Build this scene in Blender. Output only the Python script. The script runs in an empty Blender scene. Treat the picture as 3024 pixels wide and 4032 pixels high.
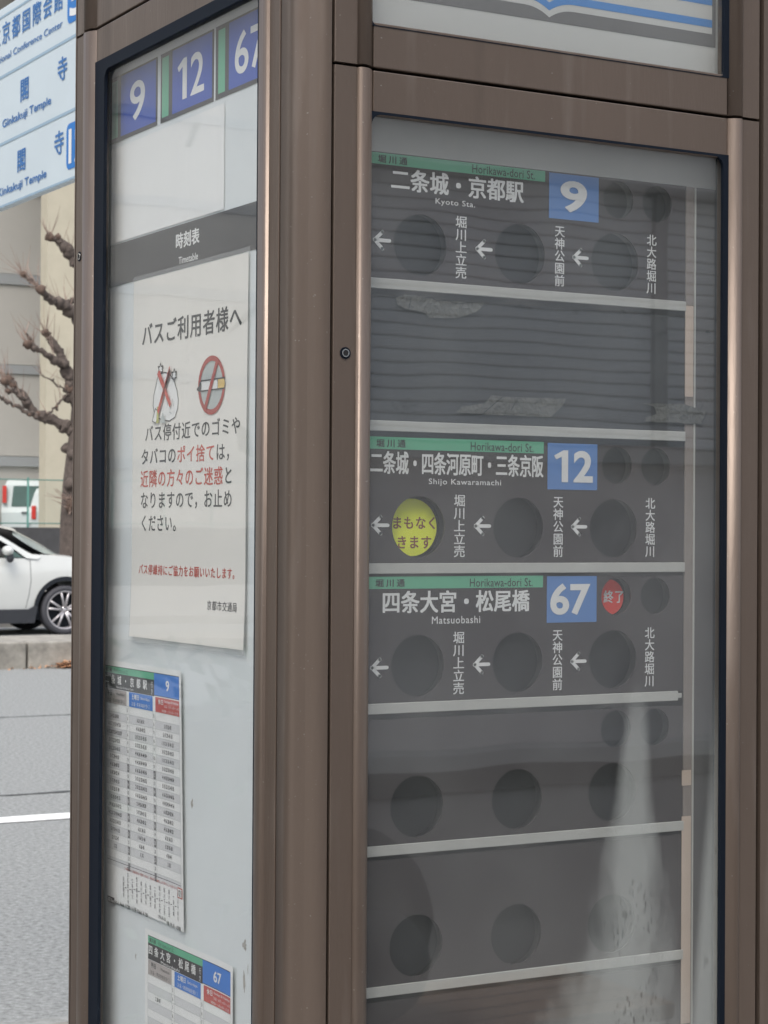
import bpy, bmesh, math, random
from math import sin, cos, pi, radians
from mathutils import Vector, Matrix

# ------------------------------------------------------------------ camera
S = bpy.context.scene
C = S.collection
random.seed(7)
R2 = Vector((0.86712158, -0.49805778, 0.00621308))
U2 = Vector((-0.00989555, -0.00475435, 0.99993974))
F = Vector((0.49799823, 0.86713081, 0.00905115))
cd = bpy.data.cameras.new('camera')
cam = bpy.data.objects.new('camera', cd); C.objects.link(cam)
m = Matrix((R2, U2, -F)).transposed().to_4x4()
m.translation = Vector((-0.9715, -1.8636, 1.6))
cam.matrix_world = m
cd.sensor_fit = 'VERTICAL'; cd.sensor_height = 36; cd.sensor_width = 27
cd.lens = 7990 / 4032 * 36
cd.clip_start = 0.05; cd.clip_end = 3000
cd.dof.use_dof = True; cd.dof.focus_distance = 2.35
cd.dof.aperture_fstop = 71.3 / 1000 / 0.0026
S.camera = cam

# ------------------------------------------------------------------ light
W = bpy.data.worlds.new("World"); S.world = W; W.use_nodes = True
nt = W.node_tree; nt.nodes.clear()
sky = nt.nodes.new('ShaderNodeTexSky'); sky.sky_type = 'NISHITA'; sky.sun_disc = False
SUN_EL, SUN_AZ = radians(58), radians(222)       # azimuth measured clockwise from +Y
sky.sun_elevation = SUN_EL; sky.sun_rotation = SUN_AZ
sky.air_density = 1.2; sky.dust_density = 4.0; sky.ozone_density = 1.0
hs = nt.nodes.new('ShaderNodeHueSaturation'); hs.inputs['Saturation'].default_value = 0.48
bg = nt.nodes.new('ShaderNodeBackground'); bg.inputs['Strength'].default_value = 0.15
wo = nt.nodes.new('ShaderNodeOutputWorld')
nt.links.new(sky.outputs[0], hs.inputs['Color']); nt.links.new(hs.outputs[0], bg.inputs['Color'])
nt.links.new(bg.outputs[0], wo.inputs['Surface'])
sl = bpy.data.lights.new('sun', 'SUN'); sl.energy = 0.6; sl.angle = radians(25); sl.color = (1, .96, .9)
so = bpy.data.objects.new('sun', sl); C.objects.link(so)
sd = Vector((sin(SUN_AZ) * cos(SUN_EL), cos(SUN_AZ) * cos(SUN_EL), sin(SUN_EL)))
so.rotation_euler = sd.to_track_quat('Z', 'Y').to_euler()
S.view_settings.view_transform = 'Standard'; S.view_settings.look = 'None'
S.view_settings.exposure = 0.95; S.view_settings.gamma = 1.0
S.view_settings.use_curve_mapping = False
S.render.engine = 'CYCLES'
S.cycles.max_bounces = 10; S.cycles.transparent_max_bounces = 16
S.cycles.use_denoising = True

# ------------------------------------------------------------------ helpers
def mat(name, col, rough=.6, metal=0., var=.0, vscale=8., bump=0., bscale=60., spec=.5, stretch=None, coat=0., emit=None):
    m = bpy.data.materials.new(name); m.use_nodes = True
    n = m.node_tree.nodes; l = m.node_tree.links
    b = n['Principled BSDF']
    b.inputs['Base Color'].default_value = (*col, 1)
    b.inputs['Roughness'].default_value = rough; b.inputs['Metallic'].default_value = metal
    b.inputs['Specular IOR Level'].default_value = spec
    b.inputs['Coat Weight'].default_value = coat; b.inputs['Coat Roughness'].default_value = .08
    if var or bump:
        tc = n.new('ShaderNodeTexCoord'); mp = n.new('ShaderNodeMapping')
        if stretch: mp.inputs['Scale'].default_value = stretch
        l.new(tc.outputs['Object'], mp.inputs[0])
    if var:
        nz = n.new('ShaderNodeTexNoise'); nz.inputs['Scale'].default_value = vscale
        nz.inputs['Detail'].default_value = 6; nz.inputs['Roughness'].default_value = .65
        l.new(mp.outputs[0], nz.inputs['Vector'])
        mr = n.new('ShaderNodeMapRange'); mr.inputs[1].default_value = .25; mr.inputs[2].default_value = .75
        mr.inputs[3].default_value = 1 - var; mr.inputs[4].default_value = 1 + var
        l.new(nz.outputs[0], mr.inputs[0])
        vm = n.new('ShaderNodeVectorMath'); vm.operation = 'SCALE'
        vm.inputs[0].default_value = col; l.new(mr.outputs[0], vm.inputs['Scale'])
        l.new(vm.outputs[0], b.inputs['Base Color'])
    if bump:
        nb = n.new('ShaderNodeTexNoise'); nb.inputs['Scale'].default_value = bscale; nb.inputs['Detail'].default_value = 5
        l.new(mp.outputs[0], nb.inputs['Vector'])
        bp = n.new('ShaderNodeBump'); bp.inputs['Strength'].default_value = bump; bp.inputs['Distance'].default_value = .01
        l.new(nb.outputs[0], bp.inputs['Height']); l.new(bp.outputs[0], b.inputs['Normal'])
    return m

M = {}
def bronze():
    m = mat('bronze_anodised', (.156, .120, .097), .34, .50, .12, 5, .05, 260, stretch=(1, 1, .15), spec=.6)
    n = m.node_tree.nodes; l = m.node_tree.links; b = n['Principled BSDF']; src = b.inputs['Base Color'].links[0].from_socket
    tc = n.new('ShaderNodeTexCoord'); mp = n.new('ShaderNodeMapping'); mp.inputs['Scale'].default_value = (1, 1, .12); l.new(tc.outputs['Object'], mp.inputs[0])
    def layer(scale, lo, hi, col, amt, src, vec, det=4):
        z = n.new('ShaderNodeTexNoise'); z.inputs['Scale'].default_value = scale; z.inputs['Detail'].default_value = det; l.new(vec, z.inputs[0])
        r = n.new('ShaderNodeMapRange'); r.inputs[1].default_value = lo; r.inputs[2].default_value = hi; r.inputs[4].default_value = amt; l.new(z.outputs[0], r.inputs[0])
        x = n.new('ShaderNodeMix'); x.data_type = 'RGBA'; l.new(r.outputs[0], x.inputs[0]); l.new(src, x.inputs[6]); x.inputs[7].default_value = (*col, 1)
        return x.outputs[2]
    src = layer(34, .56, .72, (.26, .22, .19), .35, src, mp.outputs[0])          # rain streaks of dust
    src = layer(260, .72, .76, (.34, .32, .29), .6, src, tc.outputs['Object'], 2) # pale nicks
    src = layer(11, .60, .72, (.07, .055, .045), .5, src, mp.outputs[0])          # grime
    l.new(src, b.inputs['Base Color'])
    z = n.new('ShaderNodeTexNoise'); z.inputs['Scale'].default_value = 14; z.inputs['Detail'].default_value = 6; l.new(mp.outputs[0], z.inputs[0])
    r = n.new('ShaderNodeMapRange'); r.inputs[3].default_value = .30; r.inputs[4].default_value = .48; l.new(z.outputs[0], r.inputs[0]); l.new(r.outputs[0], b.inputs['Roughness'])
    return m
M['bronze'] = bronze()
M['seal'] = mat('black_rubber', (.006, .010, .018), .6, spec=.15)
M['liner'] = mat('dark_liner', (.018, .024, .036), .5)
M['core'] = mat('core_black', (.01, .01, .012), .8)
M['white_panel'] = mat('white_panel', (.67, .71, .72), .5, 0, .04, 9, .02, 30)
M['paper'] = mat('paper_white', (.76, .77, .76), .7, 0, .02, 12)
M['notice'] = mat('notice_paper', (.74, .725, .68), .55, 0, .02, 7)
M['plate'] = mat('plate_grey', (.052, .044, .046), .55, 0, .10, 6)
M['blank'] = mat('blank_plate', (.042, .044, .049), .6, 0, .16, 14)
M['disc'] = mat('disc_grey', (.011, .011, .014), .6, 0, .1, 9)
M['board'] = mat('board_base', (.10, .098, .10), .6, 0, .08, 8)
M['bar'] = mat('bar_white', (.46, .465, .44), .6, 0, .07, 20)
M['signwhite'] = mat('print_white', (.74, .75, .74), .6)
M['navy'] = mat('print_navy_blue', (.030, .085, .42), .5)
M['midblue'] = mat('print_mid_blue', (.05, .20, .60), .5)
M['lightblue'] = mat('print_light_blue', (.10, .23, .52), .5)
M['green'] = mat('print_green', (.12, .42, .26), .55)
M['ink'] = mat('print_ink', (.028, .03, .034), .6)
M['inkgrey'] = mat('print_grey_ink', (.10, .10, .105), .6)
M['header'] = mat('print_charcoal', (.040, .041, .046), .5)
M['red'] = mat('print_red', (.52, .07, .045), .55)
M['darkred'] = mat('print_dark_red', (.36, .045, .035), .55)
M['yellow'] = mat('disc_yellow', (.80, .86, .04), .5, 0, .05, 30)
M['brown'] = mat('print_brown', (.24, .075, .03), .55)
M['reddisc'] = mat('disc_red', (.80, .05, .03), .5)
M['stain'] = mat('dirt_stain', (.40, .39, .36), .8, 0, .3, 60)
M['tape'] = mat('tape_grey', (.105, .108, .10), .55, 0, .3, 70, .4, 120)
M['residue_shade'] = mat('tape_residue', (.022, .024, .028), .8)  # also paints the drop shadow under the torn tape
M['beige'] = mat('tape_beige', (.56, .46, .38), .6, 0, .05, 15)
M['greybeige'] = mat('strip_greybeige', (.25, .22, .20), .6, 0, .08, 15)
M['rowgrey'] = mat('print_row_grey', (.62, .63, .64), .6)
M['headgrey'] = mat('print_head_grey', (.42, .39, .375), .6)
M['headred'] = mat('print_head_red', (.50, .09, .085), .6)
M['mapgrey'] = mat('map_grey', (.13, .13, .13), .6)
M['boxgrey'] = mat('print_box_grey', (.26, .26, .27), .6)
M['mapblue'] = mat('map_blue', (.05, .22, .55), .5)
M['pictyellow'] = mat('print_amber', (.70, .50, .18), .6)
M['pictolive'] = mat('print_olive', (.45, .45, .14), .6)
M['pictgrey'] = mat('print_pale_grey', (.42, .46, .45), .6)
M['steel'] = mat('screw_steel', (.55, .55, .53), .25, 1.)
M['asphalt'] = mat('asphalt', (.245, .252, .246), .9, 0, .55, 40, 1., 90, spec=.25)
M['asphalt2'] = mat('asphalt_far', (.25, .253, .246), .9, 0, .5, 30, .4, 70, spec=.25)
M['pave'] = mat('pavement', (.26, .25, .235), .85, 0, .10, 3, .3, 50)
M['gutter'] = mat('gutter_concrete', (.24, .245, .235), .9, 0, .35, 30, .6, 50)
M['concrete'] = mat('kerb_concrete', (.26, .245, .215), .9, 0, .42, 6, .5, 60)
M['linewhite'] = mat('road_paint', (.72, .72, .70), .8, 0, .07, 25, .3, 90)
M['crack'] = mat('crack', (.05, .055, .055), .9)
M['bwall'] = mat('grey_cladding', (.42, .41, .385), .7, 0, .04, .7)
M['bband'] = mat('grey_band', (.30, .315, .325), .7, 0, .05, 1)
M['cream'] = mat('cream_render', (.42, .385, .30), .8, 0, .10, 1.2, .1, 20)
M['bark'] = mat('bark', (.085, .066, .056), .9, 0, .5, 12, 1., 18)
M['knob'] = mat('bark_knob', (.10, .066, .050), .9, 0, .5, 14, .8, 30)
M['twig'] = mat('twig', (.30, .22, .18), .85)
M['fence'] = mat('fence_green', (.10, .26, .22), .6)
M['wallblack'] = mat('retaining_dark', (.05, .05, .052), .85, 0, .2, 3)
M['carwhite'] = mat('car_white', (.52, .53, .51), .3, 0, .02, 3, coat=.6)
M['vanwhite'] = mat('van_white', (.52, .57, .57), .4, 0, .02, 3, coat=.3)
M['glassdark'] = mat('vehicle_glass', (.06, .10, .09), .25, 0, .2, 1.2, spec=.3)
M['windscreen'] = mat('windscreen_glass', (.30, .34, .32), .12, 0, .25, 2.2, spec=.8)
M['frit'] = mat('windscreen_edge', (.085, .08, .10), .3)
M['plastic'] = mat('black_plastic', (.028, .03, .036), .55, 0, .1, 6)
M['tyre'] = mat('tyre_rubber', (.045, .045, .052), .75)
M['arch'] = mat('wheel_arch', (.008, .011, .016), .9)
M['alloy'] = mat('alloy_rim', (.46, .44, .45), .3, .6)
M['lamp'] = mat('lamp_red', (.55, .03, .02), .3)
M['lampclear'] = mat('lamp_clear', (.7, .7, .7), .15)
M['evergreen'] = mat('evergreen_leaf', (.045, .075, .035), .6, 0, .4, 3)
M['leaf'] = mat('dry_leaf', (.48, .26, .14), .8, 0, .3, 20)
M['gsign'] = mat('guide_sign_white', (.56, .64, .68), .5, 0, .03, 3)
M['gblue'] = mat('guide_sign_blue', (.035, .16, .42), .5)
M['gbright'] = mat('guide_sign_bright_blue', (.01, .17, .52), .5)
M['gline'] = mat('guide_sign_line', (.30, .42, .52), .6)
M['metal'] = mat('galvanised', (.35, .36, .36), .5, .5)
M['shutter'] = mat('shutter_grey', (.74, .77, .80), .5, .0, .05, 2)
M['shopwall'] = mat('shop_wall', (.76, .73, .71), .8, 0, .08, 1)
M['sillpale'] = mat('sill_pale', (.55, .56, .54), .7)
M['shopdark'] = mat('shop_dark', (.06, .065, .07), .6)
M['cloth'] = mat('black_nylon', (.012, .013, .018), .8, 0, .2, 30)
M['wood'] = mat('bench_wood', (.20, .12, .07), .6, 0, .25, 9, stretch=(1, 8, 8))

def glass(name, dust=.03, smear=None, wav=.02, IOR=1.5):
    m = bpy.data.materials.new(name); m.use_nodes = True
    n = m.node_tree.nodes; l = m.node_tree.links; n.clear()
    out = n.new('ShaderNodeOutputMaterial')
    tr = n.new('ShaderNodeBsdfTransparent'); tr.inputs[0].default_value = (.985, .99, .99, 1)
    gl = n.new('ShaderNodeBsdfGlossy'); gl.inputs['Roughness'].default_value = .015
    fr = n.new('ShaderNodeFresnel'); ge = n.new('ShaderNodeNewGeometry'); io = n.new('ShaderNodeMapRange')
    io.inputs[3].default_value = IOR; io.inputs[4].default_value = 1 / IOR      # both faces of a thin pane reflect alike
    l.new(ge.outputs['Backfacing'], io.inputs[0]); l.new(io.outputs[0], fr.inputs[0])
    mx = n.new('ShaderNodeMixShader'); l.new(fr.outputs[0], mx.inputs[0]); l.new(tr.outputs[0], mx.inputs[1]); l.new(gl.outputs[0], mx.inputs[2])
    tc = n.new('ShaderNodeTexCoord')
    nz = n.new('ShaderNodeTexNoise'); nz.inputs['Scale'].default_value = 5.5; nz.inputs['Detail'].default_value = 1
    l.new(tc.outputs['Object'], nz.inputs[0])
    bp = n.new('ShaderNodeBump'); bp.inputs['Strength'].default_value = wav; bp.inputs['Distance'].default_value = .05
    l.new(nz.outputs[0], bp.inputs['Height']); l.new(bp.outputs[0], gl.inputs['Normal'])
    df = n.new('ShaderNodeBsdfDiffuse'); df.inputs[0].default_value = (.62, .66, .64, 1)
    def math_(op, a, b=None, clamp=False):
        q = n.new('ShaderNodeMath'); q.operation = op; q.use_clamp = clamp
        for i, v in enumerate((a, b)):
            if v is None: continue
            if isinstance(v, (int, float)): q.inputs[i].default_value = v
            else: l.new(v, q.inputs[i])
        return q.outputs[0]
    dn = n.new('ShaderNodeTexNoise'); dn.inputs['Scale'].default_value = 9; dn.inputs['Detail'].default_value = 8
    l.new(tc.outputs['Object'], dn.inputs[0])
    fac = math_('MULTIPLY', dn.outputs[0], dust * 2)
    if smear:
        sp = n.new('ShaderNodeSeparateXYZ'); l.new(tc.outputs['Object'], sp.inputs[0])
        X, Z = sp.outputs[0], sp.outputs[2]
        def curve(pts, lo, hi):      # piecewise linear function of height
            mr = n.new('ShaderNodeMapRange'); mr.inputs[1].default_value = lo; mr.inputs[2].default_value = hi
            l.new(Z, mr.inputs[0])
            fc = n.new('ShaderNodeFloatCurve'); cm = fc.mapping; cv = cm.curves[0]
            pts = sorted(((z - lo) / (hi - lo), v) for z, v in pts)
            cv.points[0].location = pts[0]; cv.points[-1].location = pts[-1]
            for p in pts[1:-1]: cv.points.new(*p)
            cm.update(); l.new(mr.outputs[0], fc.inputs['Value'])
            return fc.outputs[0]
        lo, hi = 1.0, 1.45
        left = curve(smear[0], lo, hi); right = curve(smear[1], lo, hi)
        wn = n.new('ShaderNodeTexNoise'); wn.inputs['Scale'].default_value = 60; wn.inputs['Detail'].default_value = 6
        mp = n.new('ShaderNodeMapping'); mp.inputs['Scale'].default_value = (1, 1, .35)
        l.new(tc.outputs['Object'], mp.inputs[0]); l.new(mp.outputs[0], wn.inputs[0])
        wob = math_('MULTIPLY', math_('SUBTRACT', wn.outputs[0], .5), curve([(1.0, .07), (1.2, .05), (1.29, .012), (1.45, .006)], lo, hi))
        soft = curve([(1.0, .09), (1.13, .07), (1.22, .035), (1.29, .018), (1.45, .014)], lo, hi)
        a = math_('DIVIDE', math_('SUBTRACT', math_('ADD', X, wob), left), soft, True)
        b = math_('DIVIDE', math_('SUBTRACT', right, math_('ADD', X, wob)), soft, True)
        top = math_('DIVIDE', math_('SUBTRACT', 1.44, Z), .05, True)
        core = math_('MULTIPLY', math_('MULTIPLY', a, b), top)
        s1 = math_('MULTIPLY', core, curve([(1.0, .22), (1.2, .21), (1.3, .19), (1.38, .13), (1.45, .0)], lo, hi))
        # pale streak up the right edge of the pane
        e1 = math_('DIVIDE', math_('SUBTRACT', X, curve([(1.0, .515), (1.115, .525), (1.20, .532), (1.29, .541), (1.377, .546), (1.45, .549)], lo, hi)), .012, True)
        s2 = math_('MULTIPLY', e1, curve([(1.0, .20), (1.25, .16), (1.38, .07), (1.45, .01)], lo, hi))
        vo = n.new('ShaderNodeTexVoronoi'); vo.inputs['Scale'].default_value = 170
        l.new(mp.outputs[0], vo.inputs['Vector'])
        spk = math_('GREATER_THAN', vo.outputs[0], .27)
        rnd = math_('GREATER_THAN', dn.outputs[0], .50)
        holes = math_('SUBTRACT', 1.0, math_('MULTIPLY', math_('MULTIPLY', math_('SUBTRACT', 1.0, spk), rnd), .75))
        fac = math_('ADD', fac, math_('MULTIPLY', math_('MAXIMUM', s1, s2), holes), True)
    m2 = n.new('ShaderNodeMixShader'); l.new(fac, m2.inputs[0]); l.new(mx.outputs[0], m2.inputs[1]); l.new(df.outputs[0], m2.inputs[2])
    l.new(m2.outputs[0], out.inputs['Surface'])
    return m

class MB:
    def __init__(s): s.v = []; s.f = []; s.mi = []; s.mats = []; s.sm = []
    def add(s, v, f, m, smooth=False):
        if m not in s.mats: s.mats.append(m)
        k = len(s.v); i = s.mats.index(m)
        s.v += [tuple(p) for p in v]; s.f += [tuple(k + q for q in t) for t in f]
        s.mi += [i] * len(f); s.sm += [smooth] * len(f)
        return s
    def box(s, a, b, m, bev=0.):
        x0, y0, z0 = (min(a[i], b[i]) for i in range(3)); x1, y1, z1 = (max(a[i], b[i]) for i in range(3))
        if bev:
            bm = bmesh.new(); bmesh.ops.create_cube(bm, size=1)
            for v in bm.verts: v.co = ((x0 + x1) / 2 + v.co.x * (x1 - x0), (y0 + y1) / 2 + v.co.y * (y1 - y0), (z0 + z1) / 2 + v.co.z * (z1 - z0))
            bmesh.ops.bevel(bm, geom=bm.edges[:], offset=bev, segments=2, affect='EDGES', profile=.5)
            bm.verts.index_update()
            s.add([v.co[:] for v in bm.verts], [[v.index for v in f.verts] for f in bm.faces], m); bm.free(); return s
        v = [(x, y, z) for z in (z0, z1) for y in (y0, y1) for x in (x0, x1)]
        return s.add(v, [(0, 2, 3, 1), (4, 5, 7, 6), (0, 1, 5, 4), (2, 6, 7, 3), (0, 4, 6, 2), (1, 3, 7, 5)], m)
    def tube(s, pts, rad, m, n=8, smooth=True, cap=True):
        pts = [Vector(p) for p in pts]; v = []; f = []
        up = Vector((.13, .21, 1)).normalized()
        for i, p in enumerate(pts):
            d = (pts[min(i + 1, len(pts) - 1)] - pts[max(i - 1, 0)]).normalized()
            a = d.cross(up)
            if a.length < .1: a = d.cross(Vector((1, 0, 0)))
            a.normalize(); b = d.cross(a)
            r = rad[i] if isinstance(rad, (list, tuple)) else rad
            for k in range(n): v.append(p + a * cos(2 * pi * k / n) * r + b * sin(2 * pi * k / n) * r)
        for i in range(len(pts) - 1):
            for k in range(n): f.append((i * n + k, i * n + (k + 1) % n, (i + 1) * n + (k + 1) % n, (i + 1) * n + k))
        if cap: f.append(tuple(range(n))[::-1]); f.append(tuple((len(pts) - 1) * n + k for k in range(n)))
        return s.add(v, f, m, smooth)
    def ball(s, c, r, m, squash=(1, 1, 1), rough=.0, sub=2):
        bm = bmesh.new(); bmesh.ops.create_icosphere(bm, subdivisions=sub, radius=r)
        for v in bm.verts:
            v.co = Vector((v.co.x * squash[0], v.co.y * squash[1], v.co.z * squash[2])) * (1 + random.uniform(-rough, rough)) + Vector(c)
        bm.verts.index_update()
        s.add([v.co[:] for v in bm.verts], [[v.index for v in f.verts] for f in bm.faces], m, True); bm.free(); return s
    def build(s, name, parent=None, origin=None):
        me = bpy.data.meshes.new(name)
        o0 = Vector(origin) if origin else Vector((0, 0, 0))
        me.from_pydata([tuple(Vector(p) - o0) for p in s.v], [], s.f)
        for k in s.mats: me.materials.append(M[k] if isinstance(k, str) else k)
        me.polygons.foreach_set('material_index', s.mi); me.polygons.foreach_set('use_smooth', s.sm); me.update()
        o = bpy.data.objects.new(name, me); C.objects.link(o)
        if parent: o.parent = parent; o.location = o0 - world(parent)
        else: o.location = o0
        return o

def world(o):
    p = Vector(o.location)
    while o.parent: o = o.parent; p += Vector(o.location)
    return p
def thing(name, label, cat, loc=(0, 0, 0), group=None):
    o = bpy.data.objects.new(name, None); C.objects.link(o); o.location = loc; o.empty_display_size = .1
    return tag(o, label, cat, group)
def tag(o, label, cat, group=None):
    o['label'] = label; o['category'] = cat
    if group: o['group'] = group
    return o
def struct(o, kind='structure'): o['kind'] = kind; return o
def lab(o, t): o['label'] = t; return o
def P(face, u, z, off):          # point on the two glazed faces of the cabinet, off metres behind the face
    return (off, -u, z) if face == 'L' else (u, off, z)

# flat shapes and writing -------------------------------------------------
_g = {}
def curve_mesh(cu):
    o = bpy.data.objects.new('tmp', cu); C.objects.link(o)
    me = bpy.data.meshes.new_from_object(o.evaluated_get(bpy.context.evaluated_depsgraph_get()))
    r = ([tuple(v.co) for v in me.vertices], [tuple(p.vertices) for p in me.polygons])
    bpy.data.objects.remove(o); bpy.data.curves.remove(cu); bpy.data.meshes.remove(me)
    return r
def glyphs(t, bold=0., res=3, sp=1.):
    k = (t, bold, res, sp)
    if k not in _g:
        c = bpy.data.curves.new('tmp', 'FONT'); c.body = t; c.resolution_u = res; c.offset = bold; c.space_character = sp
        _g[k] = curve_mesh(c)
    return _g[k]
class Sheet:
    """a printed surface on face L or R; layers stack outwards by a quarter millimetre"""
    def __init__(s, face, off, bend=None, shift=None): s.face = face; s.off = off; s.bend = bend or (lambda u, z: 0); s.shift = shift
    def map(s, u, z, layer):
        o = s.off - s.bend(u, z) - layer * .00025
        if s.shift: u, z = s.shift(u, z)
        return P(s.face, u, z, o)
    def rect(s, mb, u0, u1, z0, z1, m, layer=1, seg=.012):
        nu = max(1, math.ceil(abs(u1 - u0) / seg)); nz = max(1, math.ceil(abs(z1 - z0) / seg))
        v = [s.map(u0 + (u1 - u0) * i / nu, z0 + (z1 - z0) * j / nz, layer) for j in range(nz + 1) for i in range(nu + 1)]
        f = [(j * (nu + 1) + i, j * (nu + 1) + i + 1, (j + 1) * (nu + 1) + i + 1, (j + 1) * (nu + 1) + i) for j in range(nz) for i in range(nu)]
        mb.add(v, f, m)
    def poly(s, mb, pts, m, layer=1):
        from mathutils.geometry import tessellate_polygon
        t = tessellate_polygon([[Vector((a, b, 0)) for a, b in pts]])
        f = []
        for a, b, c in t:
            A, B, D = (Vector(pts[i]) for i in (a, b, c))
            f.append((a, b, c) if (B - A).cross(D - A) > 0 else (a, c, b))
        mb.add([s.map(a, b, layer) for a, b in pts], f, m)
    def stroke(s, mb, pts, w, m, layer=1, closed=False):
        pts = [Vector(p) for p in pts]
        if closed: pts = pts + [pts[0]]
        for a, b in zip(pts[:-1], pts[1:]):
            d = (b - a).normalized(); q = Vector((-d.y, d.x)) * w / 2; e = d * w * .3
            s.poly(mb, [tuple(a - e - q), tuple(b + e - q), tuple(b + e + q), tuple(a - e + q)], m, layer)
    def ell(s, mb, cu, cz, ru, rz, m, layer=1, n=32, ring=None):
        if ring is None: s.poly(mb, [(cu + ru * cos(2 * pi * k / n), cz + rz * sin(2 * pi * k / n)) for k in range(n)], m, layer); return
        v = []
        for k in range(n):
            c_, s_ = cos(2 * pi * k / n), sin(2 * pi * k / n)
            v += [s.map(cu + ru * c_, cz + rz * s_, layer), s.map(cu + (ru - ring) * c_, cz + (rz - ring) * s_, layer)]
        mb.add(v, [(2 * k, 2 * ((k + 1) % n), 2 * ((k + 1) % n) + 1, 2 * k + 1) for k in range(n)], m)
    def fit(s, mb, t, u0, u1, z0, z1, m, bold=0., layer=1, res=3, sp=1.):
        big = len(t) <= 2
        v, f = glyphs(t, bold if big else 0, res, sp)
        if not v: return
        xs = [p[0] for p in v]; ys = [p[1] for p in v]; x0, x1, y0, y1 = min(xs), max(xs), min(ys), max(ys)
        for q, (dx, dy) in enumerate([(0, 0)] if big or not bold else [(bold, 0), (-bold, 0), (0, bold), (0, -bold)]):
            mb.add([s.map(u0 + (p[0] + dx - x0) / (x1 - x0) * (u1 - u0), z0 + (p[1] + dy - y0) / (y1 - y0) * (z1 - z0), layer + q * .15) for p in v], f, m)
    def number(s, mb, t, u0, u1, z0, z1, m, bold, layer=2):
        if t[0] != '1': return s.fit(mb, t, u0, u1, z0, z1, m, bold, layer, 5)
        w = u1 - u0; h = z1 - z0; a = u0 + w * .36; b = a - w * .165
        s.poly(mb, [(b, z0), (a, z0), (a, z1), (b + w * .04, z1), (u0, z1 - h * .17), (u0 + w * .055, z1 - h * .29), (b, z1 - h * .20)], m, layer)
        s.fit(mb, t[1:], u0 + w * .50, u1, z0, z1, m, bold, layer, 5)
    def cells(s, mb, t, u0, u1, z0, z1, m, bold=0., layer=1, vertical=False, cols=None, fill=.94, res=3):
        n = len(t)
        for i, ch in enumerate(t):
            if ch in ' 　': continue
            v, f = glyphs(ch, 0, res)
            if not v: continue
            if vertical: cw = u1 - u0; chh = (z1 - z0) / n; a = u0; b = z1 - (i + 1) * chh
            else: cw = (u1 - u0) / n; chh = z1 - z0; a = u0 + i * cw; b = z0
            mm = cols[i] if cols else m
            if ord(ch) < 0x2E80 and ch not in '・':
                xs = [p[0] for p in v]; ys = [p[1] for p in v]
                mb.add([s.map(a + cw * (.5 + (p[0] - (min(xs) + max(xs)) / 2)), b + chh * (.1 + p[1] * .9), layer) for p in v], f, mm); continue
            for q, (dx, dy) in enumerate([(0, 0)] if not bold else [(bold, bold * .6), (-bold, bold * .6), (bold, -bold * .6), (-bold, -bold * .6)]):
                mb.add([s.map(a + cw * (.5 + (p[0] - .5 + dx) * fill), b + chh * (.5 + (p[1] - .38 + dy) * fill), layer + q * .15) for p in v], f, mm)

def pierced(face, u0, u1, z0, z1, holes, off, th, m, mb, rr=None):
    """flat plate with round holes (or one rounded-rectangle hole), real thickness"""
    cu = bpy.data.curves.new('tmp', 'CURVE'); cu.dimensions = '2D'; cu.fill_mode = 'BOTH'; cu.extrude = th / 2
    def loop(pts):
        sp = cu.splines.new('POLY'); sp.points.add(len(pts) - 1)
        for q, (a, b) in zip(sp.points, pts): q.co = (a, b, 0, 1)
        sp.use_cyclic_u = True
    loop([(u0, z0), (u1, z0), (u1, z1), (u0, z1)])
    for h in holes: loop([(h[0] + h[2] * cos(2 * pi * k / 40), h[1] + h[2] * sin(2 * pi * k / 40)) for k in range(40)])
    if rr:
        a0, a1, b0, b1, r = rr; pts = []
        for cx, cy, st in ((a1 - r, b1 - r, 0), (a0 + r, b1 - r, 90), (a0 + r, b0 + r, 180), (a1 - r, b0 + r, 270)):
            pts += [(cx + r * cos(radians(st + k * 15)), cy + r * sin(radians(st + k * 15))) for k in range(7)]
        loop(pts)
    v, f = curve_mesh(cu)
    mb.add([P(face, p[0], p[1], off + th / 2 - p[2]) for p in v], f, m)

def ubox(mb, face, u0, u1, z0, z1, o0, o1, m, bev=0.):
    mb.box(P(face, u0, z0, o0), P(face, u1, z1, o1), m, bev)

# ================================================================== the setting
def slab(name, x0, x1, y0, y1, z0, z1, m):
    return struct(MB().box((x0, y0, z0), (x1, y1, z1), m).build(name, origin=((x0 + x1) / 2, (y0 + y1) / 2, z0)))
MB_ = MB().add([(-400, -400, -.02), (400, -400, -.02), (400, 500, -.02), (-400, 500, -.02)], [(0, 1, 2, 3)], 'asphalt2')
struct(MB_.build('ground'))
# near carriageway as a gently uneven sheet
def sheet_xy(name, x0, x1, y0, y1, z, m, parent=None, nx=1, ny=1, amp=0):
    mb = MB(); v = []
    for j in range(ny + 1):
        for i in range(nx + 1):
            v.append((x0 + (x1 - x0) * i / nx, y0 + (y1 - y0) * j / ny, z + (random.uniform(-amp, amp) if amp and 0 < i < nx and 0 < j < ny else 0)))
    mb.add(v, [(j * (nx + 1) + i, j * (nx + 1) + i + 1, (j + 1) * (nx + 1) + i + 1, (j + 1) * (nx + 1) + i) for j in range(ny) for i in range(nx)], m)
    return mb.build(name, parent, origin=((x0 + x1) / 2, (y0 + y1) / 2, z))
struct(sheet_xy('road', -60, 90, 4.42, 20.22, 0, 'asphalt'))
struct(sheet_xy('side_road', -60, 90, 21.8, 29.2, .02, 'asphalt2'))
slab('pavement', -60, 90, -7.6, 3.6, -.3, .15, 'pave')
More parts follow.
